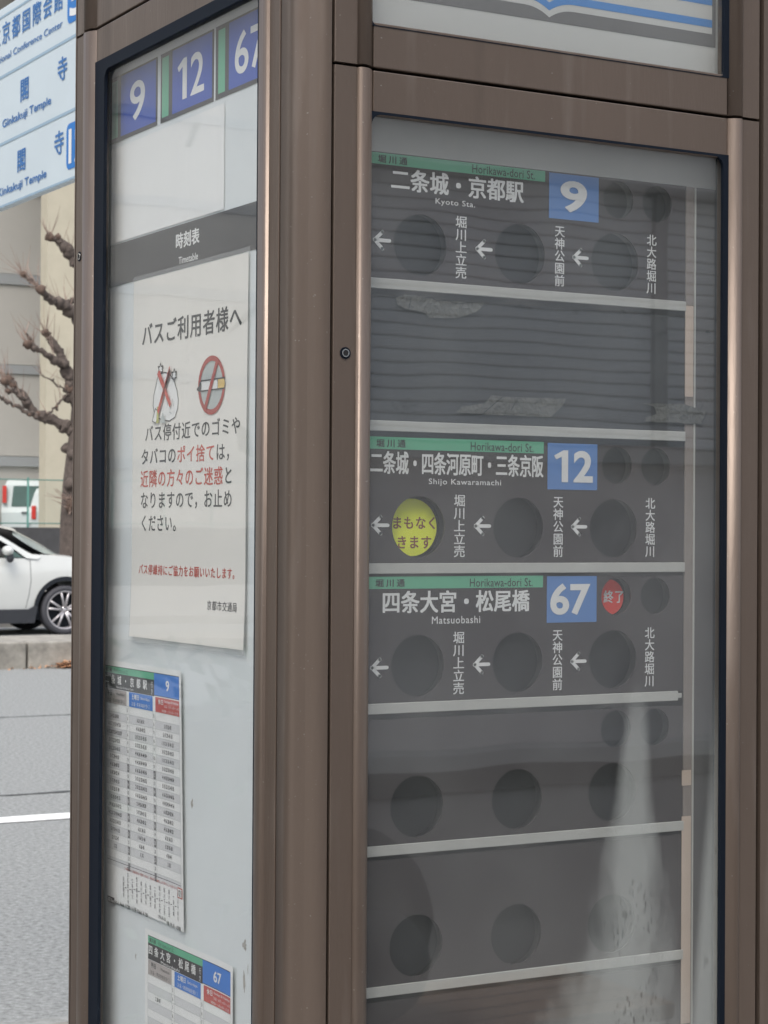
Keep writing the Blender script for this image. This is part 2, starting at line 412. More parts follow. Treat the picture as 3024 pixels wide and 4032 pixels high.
# kerb stones of the near pavement, each a piece
kerb = struct(MB().box((-12, 3.6, -.3), (24, 3.78, -.005), 'concrete').build('near_kerb', origin=(0, 3.7, -.3)))
me_k = None
for i in range(36):
    x = -12 + i
    if me_k is None:
        o = MB().box((x, 3.6, 0), (x + .992, 3.78, .153), 'concrete', .012).build('kerb_stone', kerb, origin=(x, 3.7, 0)); me_k = o
    else:
        o = me_k.copy(); C.objects.link(o); o.location.x += i
gm = MB(); v = []
xs = [-20 + .12 * i for i in range(400)]
for x in xs: v += [(x, 3.78, .006), (x, 4.41 + random.uniform(-.02, .02) + .012 * sin(x * 3), .012)]
gm.add(v, [(2 * i, 2 * i + 2, 2 * i + 3, 2 * i + 1) for i in range(len(xs) - 1)], 'gutter'); struct(gm.build('gutter'))
# painted lane line with worn edges
lm = MB(); v = []
xs = [-20 + .06 * i for i in range(900)]
for x in xs: v += [(x, 8.69 + random.uniform(-.008, .008), .005), (x, 8.90 + random.uniform(-.008, .008), .005)]
lm.add(v, [(2 * i, 2 * i + 2, 2 * i + 3, 2 * i + 1) for i in range(len(xs) - 1)], 'linewhite'); struct(lm.build('lane_line'))
for y, w, nm in ((9.80, .030, 'tar_joint'), (14.60, .022, 'tar_joint')):
    lm = MB(); v = []; yy = 0
    for x in xs:
        yy = yy * .9 + random.uniform(-.008, .008); w2 = w * random.uniform(.35, 1.)
        v += [(x, y + yy - w2, .004), (x, y + yy + w2, .004)]
    lm.add(v, [(2 * i, 2 * i + 2, 2 * i + 3, 2 * i + 1) for i in range(len(xs) - 1)], 'crack'); struct(lm.build(nm))
# raised median of long concrete blocks
med = struct(MB().box((-30, 20.45, -.1), (50, 21.80, .29), 'concrete').build('median', origin=(10, 21, 0)))
first = None
for i in range(34):
    x = 7.03 - 12 * 1.2 + i * 1.2
    if first is None:
        first = MB().box((x + .012, 20.2, -.05), (x + 1.2 - .012, 20.46, .304), 'concrete', .02).build('kerb_stone', med, origin=(x, 20.3, 0))
    else:
        o = first.copy(); C.objects.link(o); o.location.x += 1.2 * i; o.location.y += random.uniform(-.004, .004)
slab('far_pavement', -60, 90, 29.2, 46.2, -.1, .15, 'pave')
slab('raised_lot', -60, 90, 46.2, 75, -.1, 1.10, 'asphalt2')

# ================================================================== buildings
b = thing('office_building', 'pale grey clad building with darker horizontal bands behind the green fence', 'building', (0, 58, 1.5))
MB().box((-45, 58, 1.5), (34, 76, 22), 'bwall').build('wall', b, origin=(0, 58, 1.5))
for z0, z1 in ((3.50, 3.80), (6.35, 6.62), (9.09, 9.41), (11.9, 12.2), (14.7, 15.0)):
    MB().box((-45.05, 57.9, z0), (34.05, 57.998, z1), 'bband').build('band', b, origin=(0, 58, z0))
for k in range(26):
    x = -44 + k * 3
    for z0, z1 in ((3.82, 6.33), (6.64, 9.07), (9.43, 11.88), (12.22, 14.68), (15.02, 21.9)):
        MB().box((x, 57.955, z0), (x + 2.985, 57.998, z1), 'bwall').build('cladding_panel', b, origin=(x, 58, z0))
cb = thing('cream_building', 'cream rendered building corner standing right behind the pollarded tree', 'building', (20, 49, .1))
MB().box((17.94, 49, .1), (30, 49.5, 19), 'cream').build('wall', cb, origin=(18, 49, .1))
MB().box((25, 49.5, .1), (30, 57.85, 19), 'cream').build('side_wall', cb, origin=(25, 50, .1))
MB().box((17.90, 48.94, 19), (30.1, 57.85, 19.4), 'cream').build('parapet', cb, origin=(18, 49, 19))
for k in range(3):
    for j in range(5):
        x = 20.6 + k * 3; z = 2.0 + j * 3.3
        w = MB().box((x, 48.955, z), (x + 1.5, 48.998, z + 1.5), 'glassdark').build('window', cb, origin=(x, 49, z))
        MB().box((x - .06, 48.93, z - .08), (x + 1.56, 48.997, z - .001), 'metal').build('sill', w, origin=(x, 49, z))
# shop opposite the glazed face: seen only as reflections in the panes
sh = thing('shop_building', 'grey shop front with ribbed roller shutter, mirrored in the right-hand glass', 'building', (6, -7.6, .15))
MB().box((-14, -14, .15), (30, -7.7, .30), 'shopdark').build('plinth', sh, origin=(0, -8, .15))
MB().box((-14, -7.9, .385), (30, -7.72, 2.0), 'shopwall').build('lower_wall', sh, origin=(0, -8, .385))
MB().box((-14, -14, .385), (30, -7.9, 3.6), 'shopdark').build('wall', sh, origin=(0, -8, .385))
MB().box((-14, -14, 3.6), (30, -7.5, 8.5), 'shopwall').build('upper_wall', sh, origin=(0, -8, 3.6))
MB().box((-14.05, -7.9, .302), (30.05, -7.50, .383), 'sillpale').build('sill', sh, origin=(0, -7.5, .3))
MB().box((-14.05, -7.9, 2.002), (30.05, -7.62, 2.09), 'sillpale').build('ledge', sh, origin=(0, -7.6, 2.0))
shut = MB().box((-13, -7.82, 2.1), (29, -7.76, 3.59), 'metal').build('shutter', sh, origin=(0, -7.7, 2.1))
s0 = None
for i in range(21):
    z = 2.11 + i * .07
    if s0 is None: s0 = MB().box((-12.9, -7.758, z), (28.9, -7.72, z + .0625), 'shutter', .008).build('slat', shut, origin=(0, -7.7, z))
    else: o = s0.copy(); C.objects.link(o); o.location.z += i * .07
for x in (-12.95, -6, 0, 3.2, 6.4, 9.6, 12.8, 20, 28.9):
    MB().box((x - .05, -7.83, 2.1), (x + .05, -7.68, 3.595), 'metal').build('guide_rail', shut, origin=(x, -7.7, 2.1))

# ================================================================== fence on the lot's edge
fw = tag(MB().box((-30, 46.0, .1), (17.92, 46.18, 1.62), 'wallblack').build('retaining_wall', origin=(0, 46, .1)), 'dark low retaining wall under the green fence', 'wall')
fn = thing('mesh_fence', 'thin green metal fence on the low wall in front of the white vans', 'fence', (10, 46.1, 1.62))
for i in range(34):
    x = -30 + i * .7 * 2
    MB().box((x + .18, 46.07, 1.62), (x + .22, 46.11, 2.86), 'fence').build('post', fn, origin=(x, 46.1, 1.62))
for z in (1.72, 2.80): MB().tube([(-30, 46.09, z), (17.9, 46.09, z)], .014, 'fence', 6).build('rail', fn, origin=(0, 46.1, z))
fm = MB()
for i in range(420):
    x = 1 + i * .04; fm.box((x, 46.084, 1.73), (x + .0016, 46.086, 2.79), 'fence')
fo = fm.build('mesh_infill', fn, origin=(0, 46.1, 1.7)); fo['kind'] = 'stuff'

# ================================================================== vans
def van(label, x0, y, w, h, zg, lampz, tall, body='vanwhite'):
    t = thing('parked_van', label, 'van', (x0 + w / 2, y, zg), 'white vans parked behind the green fence')
    prof = [(0, .35), (0, .95), (.05, 1.1), (.16, h - .16), (.28, h - .03), (.5, h), (3.9, h), (4.3, h - .5), (4.45, 1.0), (4.5, .4)]
    v = []; ins = [.02, 0, .0, .10, .16, .22, .22, .2, .1, .1]
    for k, (d, z) in enumerate(prof):
        v += [(x0 + ins[k], y + d, zg + z), (x0 + w - ins[k], y + d, zg + z)]
    f = [(2 * k, 2 * k + 2, 2 * k + 3, 2 * k + 1) for k in range(len(prof) - 1)]
    f += [tuple(2 * k for k in range(len(prof))), tuple(2 * k + 1 for k in range(len(prof)))[::-1], (0, 1, 2 * len(prof) - 1, 2 * len(prof) - 2)]
    MB().add(v, f, body).build('body', t, origin=(x0, y, zg))
    zb, zt = zg + 1.12, zg + h - .18
    def slant(z): return y + .05 + (z - zg - 1.1) / (h - .16 - 1.1) * .11 - .012
    MB().add([(x0 + .28, slant(zb), zb), (x0 + w - .28, slant(zb), zb), (x0 + w - .34, slant(zt), zt), (x0 + .34, slant(zt), zt)], [(0, 1, 2, 3)], 'glassdark').build('rear_window', t, origin=(x0, y, zb))
    for s in (0, 1):
        a = x0 + .03 if s == 0 else x0 + w - .15
        MB().box((a, y - .03, zg + lampz[0]), (a + .12, y + .12, zg + lampz[1]), 'lamp', .01).build('tail_lamp', t, origin=(a, y, zg))
        for d in (.8, 3.6):
            ax = x0 + .1 if s == 0 else x0 + w - .1
            MB().tube([(ax - .1, y + d, zg + .3), (ax + .1, y + d, zg + .3)], .3, 'tyre', 20).build('wheel', t, origin=(ax, y + d, zg + .3))
    MB().box((x0 + .02, y - .07, zg + .32), (x0 + w - .02, y + .05, zg + .52), 'plastic', .02).build('bumper', t, origin=(x0, y, zg))
    MB().box((x0 + w / 2 - .17, y - .045, zg + .62), (x0 + w / 2 + .17, y - .004, zg + .79), 'vanwhite').build('number_plate', t, origin=(x0, y, zg))
    MB().box((x0 + w / 2 - .3, y - .04, zg + .92), (x0 + w / 2 - .12, y - .003, zg + .97), 'plastic').build('door_handle', t, origin=(x0, y, zg))
    t.rotation_euler.z = -.36
    return t
van('tall white van with tall red tail lamps, its rear towards the fence', 18.52, 54.0, 1.75, 1.90, 1.10, (1.22, 1.72), 1)
van('smaller white van at the right, nearest to the cream building', 18.41, 51.3, 1.5, 1.62, 1.10, (.75, 1.12), 0)
van('white van at the far left, beside the tall van', 16.45, 54.2, 1.75, 1.88, 1.10, (1.15, 1.65), 1)

# ================================================================== pollarded tree
TY = 30.3
tr = thing('street_tree', 'bare pollarded street tree with knobbly dark branches behind the white car', 'tree', (11.56, TY, .15))
def pl(pts, dy=0.): return [(p[0], TY + dy * i / max(1, len(pts) - 1), p[1]) for i, p in enumerate(pts)]
trunk = [(11.56, .1), (11.545, .9), (11.55, 1.75), (11.58, 2.37), (11.61, 2.8), (11.64, 3.2), (11.67, 3.9), (11.66, 4.6), (11.62, 5.5), (11.66, 6.4)]
tm = MB(); tm.tube([(p[0], TY, p[1]) for p in trunk], [.33, .30, .285, .27, .25, .23, .20, .17, .14, .08], 'bark', 14)
for _ in range(16):
    z = random.uniform(1.6, 4.4); a = random.uniform(0, 6.28)
    tm.ball((11.6 + .22 * cos(a), TY + .22 * sin(a), z), random.uniform(.06, .12), 'bark', (1, 1, .8), .18)
tm.build('trunk', tr, origin=(11.56, TY, .15))
tw = MB()
for _ in range(26):
    p = Vector((11.36, TY - .2, 2.02 + random.uniform(-.12, .12))); d = Vector((random.uniform(-1, .1), random.uniform(-.6, 0), random.uniform(-.3, .8))).normalized(); L_ = random.uniform(.15, .5)
    tw.tube([p, p + d * L_ * .5, p + d * L_ + Vector((0, 0, .05))], [.008, .006, .003], 'twig', 4, cap=False)
tw.ball((11.38, TY - .18, 2.0), .12, 'knob', (1, 1, 1.1), .2); tw.ball((11.36, TY - .16, 2.35), .10, 'bark', (1, 1, 1.2), .2)
tw.build('twig_tuft', tr, origin=(11.38, TY, 2.0))['kind'] = 'stuff'
BR = {'A':[(11.66,5.9),(11.434,6.1749),(11.252,6.3705),(11.1616,6.4275),(11.0447,6.478)],
'B':[(11.63,5.05),(11.442,5.1882),(11.3015,5.2525),(11.1165,5.3521),(10.9374,5.3921),(10.781,5.4798),(10.7053,5.5215)],
'B2':[(10.9863,5.4163),(10.8556,5.5946),(10.7793,5.687),(10.6771,5.731),(10.5748,5.8085)],
'B3':[(11.64,5.5),(11.4401,5.4231),(11.323,5.3775),(11.2335,5.3209)],
'C':[(11.64,3.45),(11.4474,3.9499),(11.368,4.2751),(11.2897,4.4889),(11.2121,4.6299),(11.1345,4.7876),(11.071,4.8819)],
'D':[(11.3225,4.3285),(11.2907,4.3611),(11.106,4.4375),(10.9266,4.5307),(10.7438,4.6063),(10.6241,4.6425)],
'D2':[(10.7437,4.619),(10.703,4.7226),(10.6225,4.8323)],
'E':[(11.62,3.02),(11.4439,3.2467),(11.2989,3.3518),(11.0828,3.4299),(10.8859,3.5081),(10.7515,3.6641),(10.6572,3.8295),(10.5544,3.9982),(10.479,4.0667)],
'F':[(10.8018,3.4799),(10.6332,3.529),(10.4519,3.6237),(10.2717,3.7012),(10.184,3.7566),(10.0094,3.8502)],
'G':[(10.6672,3.6863),(10.6138,3.7434),(10.481,3.8226),(10.3314,3.8756),(10.2559,4.0278)],
'H':[(11.0241,3.5085),(11.144,3.6189),(11.2328,3.7369),(11.3715,3.8445),(11.2941,3.9437),(11.1544,3.9934),(10.8984,4.1565)]}
RAD = {'A':(.12,.05),'B':(.13,.05),'B2':(.055,.035),'B3':(.06,.05),'C':(.13,.05),'D':(.07,.05),'D2':(.04,.02),'E':(.14,.06),'F':(.05,.022),'G':(.05,.04),'H':(.03,.012)}
for k in list(BR): # mirrored limbs on the hidden side, so the crown is whole
    if k in 'ABCE': BR[k + 'm'] = [(2 * 11.62 - x + .05, z + .25) for x, z in BR[k]]; RAD[k + 'm'] = RAD[k]
for k, pts in BR.items():
    r0, r1 = RAD[k]; n = len(pts); dy = random.uniform(-.5, .5) if len(k) == 1 else 0
    P3 = pl(pts, dy if k not in 'FGH' else 0); q = []; rr = []
    for i in range(n - 1):
        for s in range(4):
            t = s / 4; a = Vector(P3[i]); b_ = Vector(P3[i + 1]); w = a.lerp(b_, t)
            jit = .026 if s else .01
            q.append(w + Vector((random.uniform(-jit, jit), random.uniform(-.02, .02), random.uniform(-jit, jit))))
            rr.append((r0 + (r1 - r0) * (i + t) / (n - 1)) * random.uniform(.6, 1.15))
    q.append(Vector(P3[-1])); rr.append(r1 * 1.2)
    bm_ = MB().tube(q, rr, 'bark', 7, False)
    for i in range(len(q)):
        if random.random() < .45: bm_.ball(q[i] + Vector((random.uniform(-.03, .03), -.02, random.uniform(-.03, .03))), rr[i] * random.uniform(.6, 1.3), 'bark' if random.random() < .6 else 'knob', (1, 1, 1), .2, 1)
    if r1 > .03: bm_.ball(q[-1], r1 * 1.7, 'knob', (1, 1, .9), .22)
    bm_.build('branch', tr, origin=P3[0])
    tw = MB()
    ends = [q[-1]] * (9 if r1 > .03 else 3) + [random.choice(q) for _ in range(7)]
    for e in ends:
        d = Vector((random.uniform(-1, .35), random.uniform(-.5, .5), random.uniform(.2, 1.))).normalized(); L_ = random.uniform(.18, .62); p = e; pts2 = [p]
        for s in range(3): d = (d + Vector((0, 0, .15)) + Vector((random.uniform(-.2, .2),) * 3)).normalized(); p = p + d * L_ / 3; pts2.append(p)
        tw.tube(pts2, [.008, .006, .004, .002], 'twig', 4, cap=False)
    tw.build('twig_tuft', tr, origin=P3[0])['kind'] = 'stuff'

# ================================================================== white car (near side plane y = 26.7)
car = thing('parked_car', 'white crossover car with black sill cladding and silver alloy wheels beyond the median', 'car', (8.6, 27.5, .02))
CY = 26.70
WHEELS = (7.28, 9.975); HZ = .385
def side_y(z, top):   # body side section: slight tumblehome and crease
    t = (z - .25) / (top - .25)
    return CY + .05 * (1 - math.sin(pi * min(1, max(0, t * .9 + .05)))) + (.035 if z > .98 else 0) * ((z - .98) / .25)
stations = [6.42 + i * (10.86 - 6.42) / 90 for i in range(91)]
def belt(x):   # top of the painted side
    if x < 6.6: return 1.05
    if x < 9.46: return 1.155 + .01 * sin(x)
    if x < 10.0: return 1.215 - (x - 9.46) * .06
    return 1.18 - (x - 10.0) * .16 - max(0, x - 10.55) ** 2 * 1.6
for s in (0, 1):
    mb = MB(); v = []; nr = 12
    for x in stations:
        zb = .405
        for wx in WHEELS:
            if abs(x - wx) < .445: zb = max(zb, HZ + math.sqrt(.475 ** 2 - (x - wx) ** 2 * 1.12))
        zt = belt(x); xin = max(0, (x - 10.45)) ** 2 * 1.3 + max(0, 6.65 - x) ** 2 * 1.3
        for j in range(nr + 1):
            z = zb + (zt - zb) * j / nr
            y = side_y(z, zt) + xin
            v.append((x, y if s == 0 else 2 * (CY + .90) - y, z))
    W_ = nr + 1
    f = [(i * W_ + j, (i + 1) * W_ + j, (i + 1) * W_ + j + 1, i * W_ + j + 1) for i in range(len(stations) - 1) for j in range(nr)]
    if s: f = [t[::-1] for t in f]
    mb.add(v, f, 'carwhite', True).build('body_side', car, origin=(8.6, CY, .4))
# arch liners, cladding, wheels
for s in (0, 1):
    for wx in WHEELS:
        yf = CY + .03 if s == 0 else CY + 1.8 - .03; d = 1 if s == 0 else -1
        mb = MB(); v = []
        for k in range(25):
            a = pi * k / 24; v += [(wx + .49 * cos(a), yf, HZ + .02 + .485 * sin(a)), (wx + .49 * cos(a), yf + d * .5, HZ + .02 + .485 * sin(a))]
        mb.add(v, [(2 * k, 2 * k + 2, 2 * k + 3, 2 * k + 1) for k in range(24)], 'arch')
        v = []   # lip trim
        for k in range(25):
            a = -.1 + (pi + .2) * k / 24
            for r_ in (.435, .50): v.append((wx + r_ * cos(a), (CY - .006 if s == 0 else CY + 1.806) + .0, HZ + .0 + r_ * sin(a)))
        mb.add(v, [(2 * k, 2 * k + 2, 2 * k + 3, 2 * k + 1) for k in range(24)], 'arch')
        mb.build('wheel_arch', car, origin=(wx, yf, HZ))
    y0 = CY + .005 if s == 0 else CY + 1.795; dd = -.03 if s == 0 else .03
    mb = MB()
    mb.add([(7.75, y0 + dd, .40), (9.40, y0 + dd, .405), (9.50, y0 + dd, .46), (9.53, y0 + dd, .44), (9.49, y0 + dd * .5, .20), (7.79, y0 + dd * .5, .20),
            (7.75, y0 - dd, .40), (9.40, y0 - dd, .405), (9.50, y0 - dd, .46), (9.53, y0 - dd, .44), (9.49, y0 - dd, .20), (7.79, y0 - dd, .20)],
           [(5, 4, 3, 2, 1, 0), (6, 7, 8, 9, 10, 11), (0, 1, 7, 6), (1, 2, 8, 7), (2, 3, 9, 8), (3, 4, 10, 9), (4, 5, 11, 10), (5, 0, 6, 11)], 'plastic')
    mb.build('sill_cladding', car, origin=(8.6, y0, .3))
    for wx in WHEELS:
        yo = CY - .005 if s == 0 else CY + 1.805; d = 1 if s == 0 else -1
        w = thing('wheel', '', '', (wx, yo, HZ)); del w['label'], w['category']
        w.parent = car; w.location = Vector((wx, yo + d * .11, HZ)) - world(car)
        # tyre: revolved section
        sec = [(.285, .02), (.30, .0), (.35, .008), (.365, .035), (.368, .11), (.365, .185), (.35, .212), (.285, .22)]
        v = []; N = 40
        for k in range(N):
            a = 2 * pi * k / N
            for r_, yy in sec: v.append((wx + r_ * cos(a), yo + d * yy, HZ + r_ * sin(a)))
        q = len(sec)
        MB().add(v, [(k * q + j, k * q + j + 1, ((k + 1) % N) * q + j + 1, ((k + 1) % N) * q + j) for k in range(N) for j in range(q - 1)], 'tyre', True).build('tyre', w, origin=(wx, yo, HZ))
        rm = MB()
        v = []
        for k in range(N):
            a = 2 * pi * k / N
            for r_, yy in ((.288, .012), (.272, .008), (.262, .03), (.262, .16)): v.append((wx + r_ * cos(a), yo + d * yy, HZ + r_ * sin(a)))
        rm.add(v, [(k * 4 + j, k * 4 + j + 1, ((k + 1) % N) * 4 + j + 1, ((k + 1) % N) * 4 + j) for k in range(N) for j in range(3)], 'alloy', True)
        rm.add([(wx + .262 * cos(2 * pi * k / N), yo + d * .15, HZ + .262 * sin(2 * pi * k / N)) for k in range(N)], [tuple(range(N))], 'arch')
        rm.tube([(wx, yo + d * .03, HZ), (wx, yo + d * .12, HZ)], .060, 'alloy', 20)
        for k in range(5):
            for e in (-.15, .15):
                a = 2 * pi * k / 5 + .314
                p0 = Vector((wx + .04 * cos(a + e), yo + d * .045, HZ + .04 * sin(a + e))); p1 = Vector((wx + .27 * cos(a + e * 1.5), yo + d * .03, HZ + .27 * sin(a + e * 1.5)))
                rm.tube([p0, p0.lerp(p1, .5) + Vector((0, -d * .006, 0)), p1], [.026, .017, .02], 'alloy', 6)
        rm.build('rim', w, origin=(wx, yo, HZ))
# greenhouse: roof, pillars, windscreen
def glasshouse(x, s):   # (x,z) points on near (0) or far (1) side
    return
ROOF = [(6.75, 1.45), (7.2, 1.66), (7.8, 1.70), (8.4, 1.71), (8.95, 1.675), (9.30, 1.595)]
AP = [(9.05, 1.575), (9.20, 1.475), (9.33, 1.385), (9.46, 1.305), (9.62, 1.235), (9.80, 1.19)] # lower line of pillar follows
mb = MB(); v = []
def yin(z): return CY + .10 + (z - 1.15) * .38
cols = 14
for x, z in ROOF:
    for j in range(cols + 1):
        t = j / cols; crown = .07 * (1 - (2 * t - 1) ** 2)
        y = yin(z) + t * (2 * (CY + .9) - 2 * yin(z))
        v.append((x + (.05 * (1 - (2 * t - 1) ** 2) if x > 9 else 0), y, z - .045 + crown))
mb.add(v, [(i * (cols + 1) + j, (i + 1) * (cols + 1) + j, (i + 1) * (cols + 1) + j + 1, i * (cols + 1) + j + 1) for i in range(len(ROOF) - 1) for j in range(cols)], 'carwhite', True)
mb.build('roof', car, origin=(8, 27.6, 1.6))
# windscreen bulging between the two pillars
SIDE = [(9.22, 1.50), (9.36, 1.40), (9.52, 1.30), (9.68, 1.22)]      # at the pillar
CENT = [(9.32, 1.615), (9.62, 1.47), (9.86, 1.345), (10.10, 1.20)]  # along the centre line
def wsurf(i, t): # t across 0..1
    k = 1 - abs(2 * t - 1) ** 2.6
    sx, sz = SIDE[i]; cx, cz = CENT[i]
    y = yin(sz) - .02 + t * (2 * (CY + .9) - 2 * (yin(sz) - .02))
    return (sx + (cx - sx) * k, y, sz + (cz - sz) * k)
mb = MB(); v = [wsurf(i, t / 20) for i in range(4) for t in range(21)]
fr_, gl_ = [], []
for i in range(3):
    for t in range(20): (fr_ if t >= 12 else gl_).append((i * 21 + t, i * 21 + t + 1, (i + 1) * 21 + t + 1, (i + 1) * 21 + t))
mb.add(v, gl_, 'windscreen', True); mb.add(v, fr_, 'frit', True)
mb.build('windscreen', car, origin=(9.6, 27.6, 1.4))
# bonnet
mb = MB(); v = []
BX = [9.62, 9.85, 10.1, 10.35, 10.6, 10.8, 10.9]
for x in BX:
    for j in range(15):
        t = j / 14; zt = belt(min(x, 10.86)); k = 1 - abs(2 * t - 1) ** 3
        xin = max(0, x - 10.45) ** 2 * 1.3
        y0 = side_y(zt, zt) + xin
        v.append((x + .05 * k, y0 + t * 2 * (CY + .9 - y0), zt + .035 * k))
mb.add(v, [(i * 15 + j, (i + 1) * 15 + j, (i + 1) * 15 + j + 1, i * 15 + j + 1) for i in range(len(BX) - 1) for j in range(14)], 'carwhite', True)
mb.build('bonnet', car, origin=(10.2, 27.6, 1.1))
mb = MB().box((10.72, CY + .22, .22), (10.93, CY + 1.58, .55), 'plastic', .03); mb.box((10.74, CY + .16, .55), (10.92, CY + 1.64, .98), 'carwhite', .04); mb.build('front_bumper', car, origin=(10.8, 27.6, .6))
MB().box((6.36, CY + .1, .3), (6.5, CY + 1.7, 1.06), 'carwhite', .04).build('tailgate', car, origin=(6.4, 27.6, .7))
MB().box((6.55, CY + .14, .24), (10.7, CY + 1.66, .42), 'arch').build('underbody', car, origin=(8.6, 27.6, .3))
MB().box((7.9, CY + .3, .42), (9.4, CY + 1.5, .95), 'plastic').build('cabin_interior', car, origin=(8.6, 27.6, .6))
for s in (0, 1):
    def Y(z, o=0):
        y = yin(z) - .045 - o; return y if s == 0 else 2 * (CY + .9) - y
    # A pillar: white curved strip from roof to bonnet
    top = [(8.70, 1.64), (8.95, 1.525), (9.14, 1.415), (9.33, 1.292), (9.46, 1.22), (9.62, 1.185)]
    bot = [(8.70, 1.57), (8.95, 1.45), (9.14, 1.335), (9.27, 1.235), (9.37, 1.16), (9.55, 1.14)]
    v = []
    for (a, b_), (c_, d_) in zip(top, bot):
        v += [(a, Y(b_), b_), (c_, Y(d_, .02), d_)]
    f = [(2 * k, 2 * k + 1, 2 * k + 3, 2 * k + 2) for k in range(5)]
    if s: f = [t[::-1] for t in f]
    MB().add(v, f, 'carwhite', True).build('windscreen_pillar', car, origin=(9.1, CY, 1.4))
    # side glass and quarter glass
    g = [(6.9, 1.17), (8.92, 1.17), (8.94, 1.42), (8.7, 1.55), (7.9, 1.6), (7.2, 1.53)]
    v = [(a, Y(b_, -.012), b_) for a, b_ in g]; f = [tuple(range(6))]
    if s: f = [t[::-1] for t in f]
    MB().add(v, f, 'glassdark').build('side_window', car, origin=(8, CY, 1.4))
    v = [(a, Y(b_, .004), b_) for a, b_ in [(9.05, 1.168), (9.335, 1.166), (9.20, 1.262), (9.06, 1.335)]]; f = [(0, 1, 2, 3)]
    if s: f = [t[::-1] for t in f]
    MB().add(v, f, 'glassdark').build('quarter_window', car, origin=(9.1, CY, 1.2))
    v = [(a, Y(b_, .0), b_) for a, b_ in [(6.75, 1.165), (6.9, 1.165), (7.2, 1.55), (7.9, 1.615), (8.7, 1.57), (8.7, 1.65), (7.9, 1.69), (7.15, 1.64), (6.78, 1.46)]]
    f = [(0, 1, 2, 8), (2, 7, 8), (2, 3, 6, 7), (3, 4, 5, 6)]
    if s: f = [t[::-1] for t in f]
    MB().add(v, f, 'carwhite').build('roof_rail', car, origin=(8, CY, 1.6))
    # mirror on its stalk
    yo = CY - .10 if s == 0 else CY + 1.9
    mr = MB().ball((9.04, yo, 1.27), .11, 'carwhite', (.75, 1.1, .68), 0, 3)
    mm = mr.build('door_mirror', car, origin=(9.04, yo, 1.27))
    MB().ball((9.075, yo + .005, 1.165), .075, 'plastic', (.75, 1.1, 1.0), 0, 2).build('mirror_base', mm, origin=(9.07, yo, 1.16))
    # door seam
    sd_ = [(9.43, 1.14), (9.428, 1.0), (9.43, .82), (9.40, .62), (9.355, .42)]
    v = []
    for a, b_ in sd_:
        y = side_y(b_, 1.17) - .004; y = y if s == 0 else 2 * (CY + .9) - y; v += [(a, y, b_), (a + .009, y, b_)]
    MB().add(v, [(2 * k, 2 * k + 1, 2 * k + 3, 2 * k + 2) for k in range(4)], 'inkgrey').build('door_seam', car, origin=(9.4, CY, .8))
# leaves in the gutter of the median
lv = MB()
for _ in range(420):
    x = random.gauss(7.60, .13) if random.random() < .75 else random.uniform(6.4, 12); y = 20.19 - abs(random.gauss(0, .09)); z = random.uniform(.004, .10) * math.exp(-abs(x - 7.6) * 2.5) + .006
    a = random.uniform(0, 6.28); r_ = random.uniform(.018, .04); t = random.uniform(-.5, .5)
    lv.add([(x + r_ * cos(a + k * 1.57) * (1 if k % 2 else .6), y + r_ * sin(a + k * 1.57), z + t * r_ * (k - 1.5) * .5) for k in range(4)], [(0, 1, 2, 3)], 'leaf')
struct(tag(lv.build('fallen_leaves'), 'small drift of dry orange leaves lying against the median kerb', 'leaves'), 'stuff')

# ================================================================== hanging guide sign (parallel to the street-side face, x = .9)
gs = thing('guide_sign', 'white overhead sign with blue lettering for temples and a conference center, left of the cabinet', 'sign', (.95, 2.75, .15))
GX = .90
MB().box((GX + .0005, 2.55, 2.483), (GX + .018, 5.2, 3.03 + .012), 'gsign', .003).build('sign_panel', gs, origin=(GX, 3, 2.75))
MB().tube([(.93, 2.45, .15), (.93, 2.45, 3.2)], .045, 'metal', 14).build('post', gs, origin=(.93, 2.45, .15))
for z in (2.58, 2.95): MB().box((GX + .0, 2.45, z), (GX + .05, 2.56, z + .04), 'metal').build('bracket', gs, origin=(.93, 2.5, z))
class SheetG(Sheet):
    def map(s, u, z, layer): return (GX - layer * .0006, -u, z)
G = SheetG('L', GX)
mb = MB()
for z, h in ((3.017, .006), (2.850, .008), (2.663, .008), (2.490, .006)): G.rect(mb, -5.19, -2.56, z - h / 2, z + h / 2, 'gline', 1, 1)
mb.build('rule_lines', gs, origin=(GX, 3, 2.7))
mb = MB()
for i, ch in enumerate('国立京都国際会館'):
    u = -3.665 + i * .0805; G.cells(mb, ch, u - .034, u + .034, 2.936, 3.000, 'gblue', .02, 1, fill=1.0)
G.fit(mb, 'Kyoto International Conference Center', -3.83, -3.072, 2.886, 2.910, 'gblue', .012, 1)
for r_, (k, en, w0, w1, zz) in enumerate((('銀', 'Ginkakuji Temple', -3.528, -3.151, 2.7), ('金', 'Kinkakuji Temple', -3.56, -3.181, 2.513))):
    zc = (2.783, 2.595)[r_]
    for i, ch in enumerate(k + '閣寺'):
        u = (-3.64, -3.353, -3.07)[i] - (.02 if r_ else 0); G.cells(mb, ch, u - .036, u + .036, zc - .033, zc + .033, 'gblue', .022, 1, fill=1.0)
    G.fit(mb, en, w0, w1, zz, zz + .028, 'gblue', .022, 1)
mb.build('lettering', gs, origin=(GX, 3, 2.7))
for z0, z1, t in ((2.888, 3.005, '5'), (2.515, 2.632, '12')):
    mb = MB(); r = .02; u0, u1 = -3.037, -2.90; pts = []
    for cx, cy, st in ((u1 - r, z1 - r, 0), (u0 + r, z1 - r, 90), (u0 + r, z0 + r, 180), (u1 - r, z0 + r, 270)):
        pts += [(cx + r * cos(radians(st + k * 18)), cy + r * sin(radians(st + k * 18))) for k in range(6)]
    G.poly(mb, pts, 'gbright', 1); G.fit(mb, t, -3.02, -2.915, z0 + .014, z1 - .014, 'signwhite', .03, 2)
    mb.build('route_number_square', gs, origin=(GX, 3, z0))

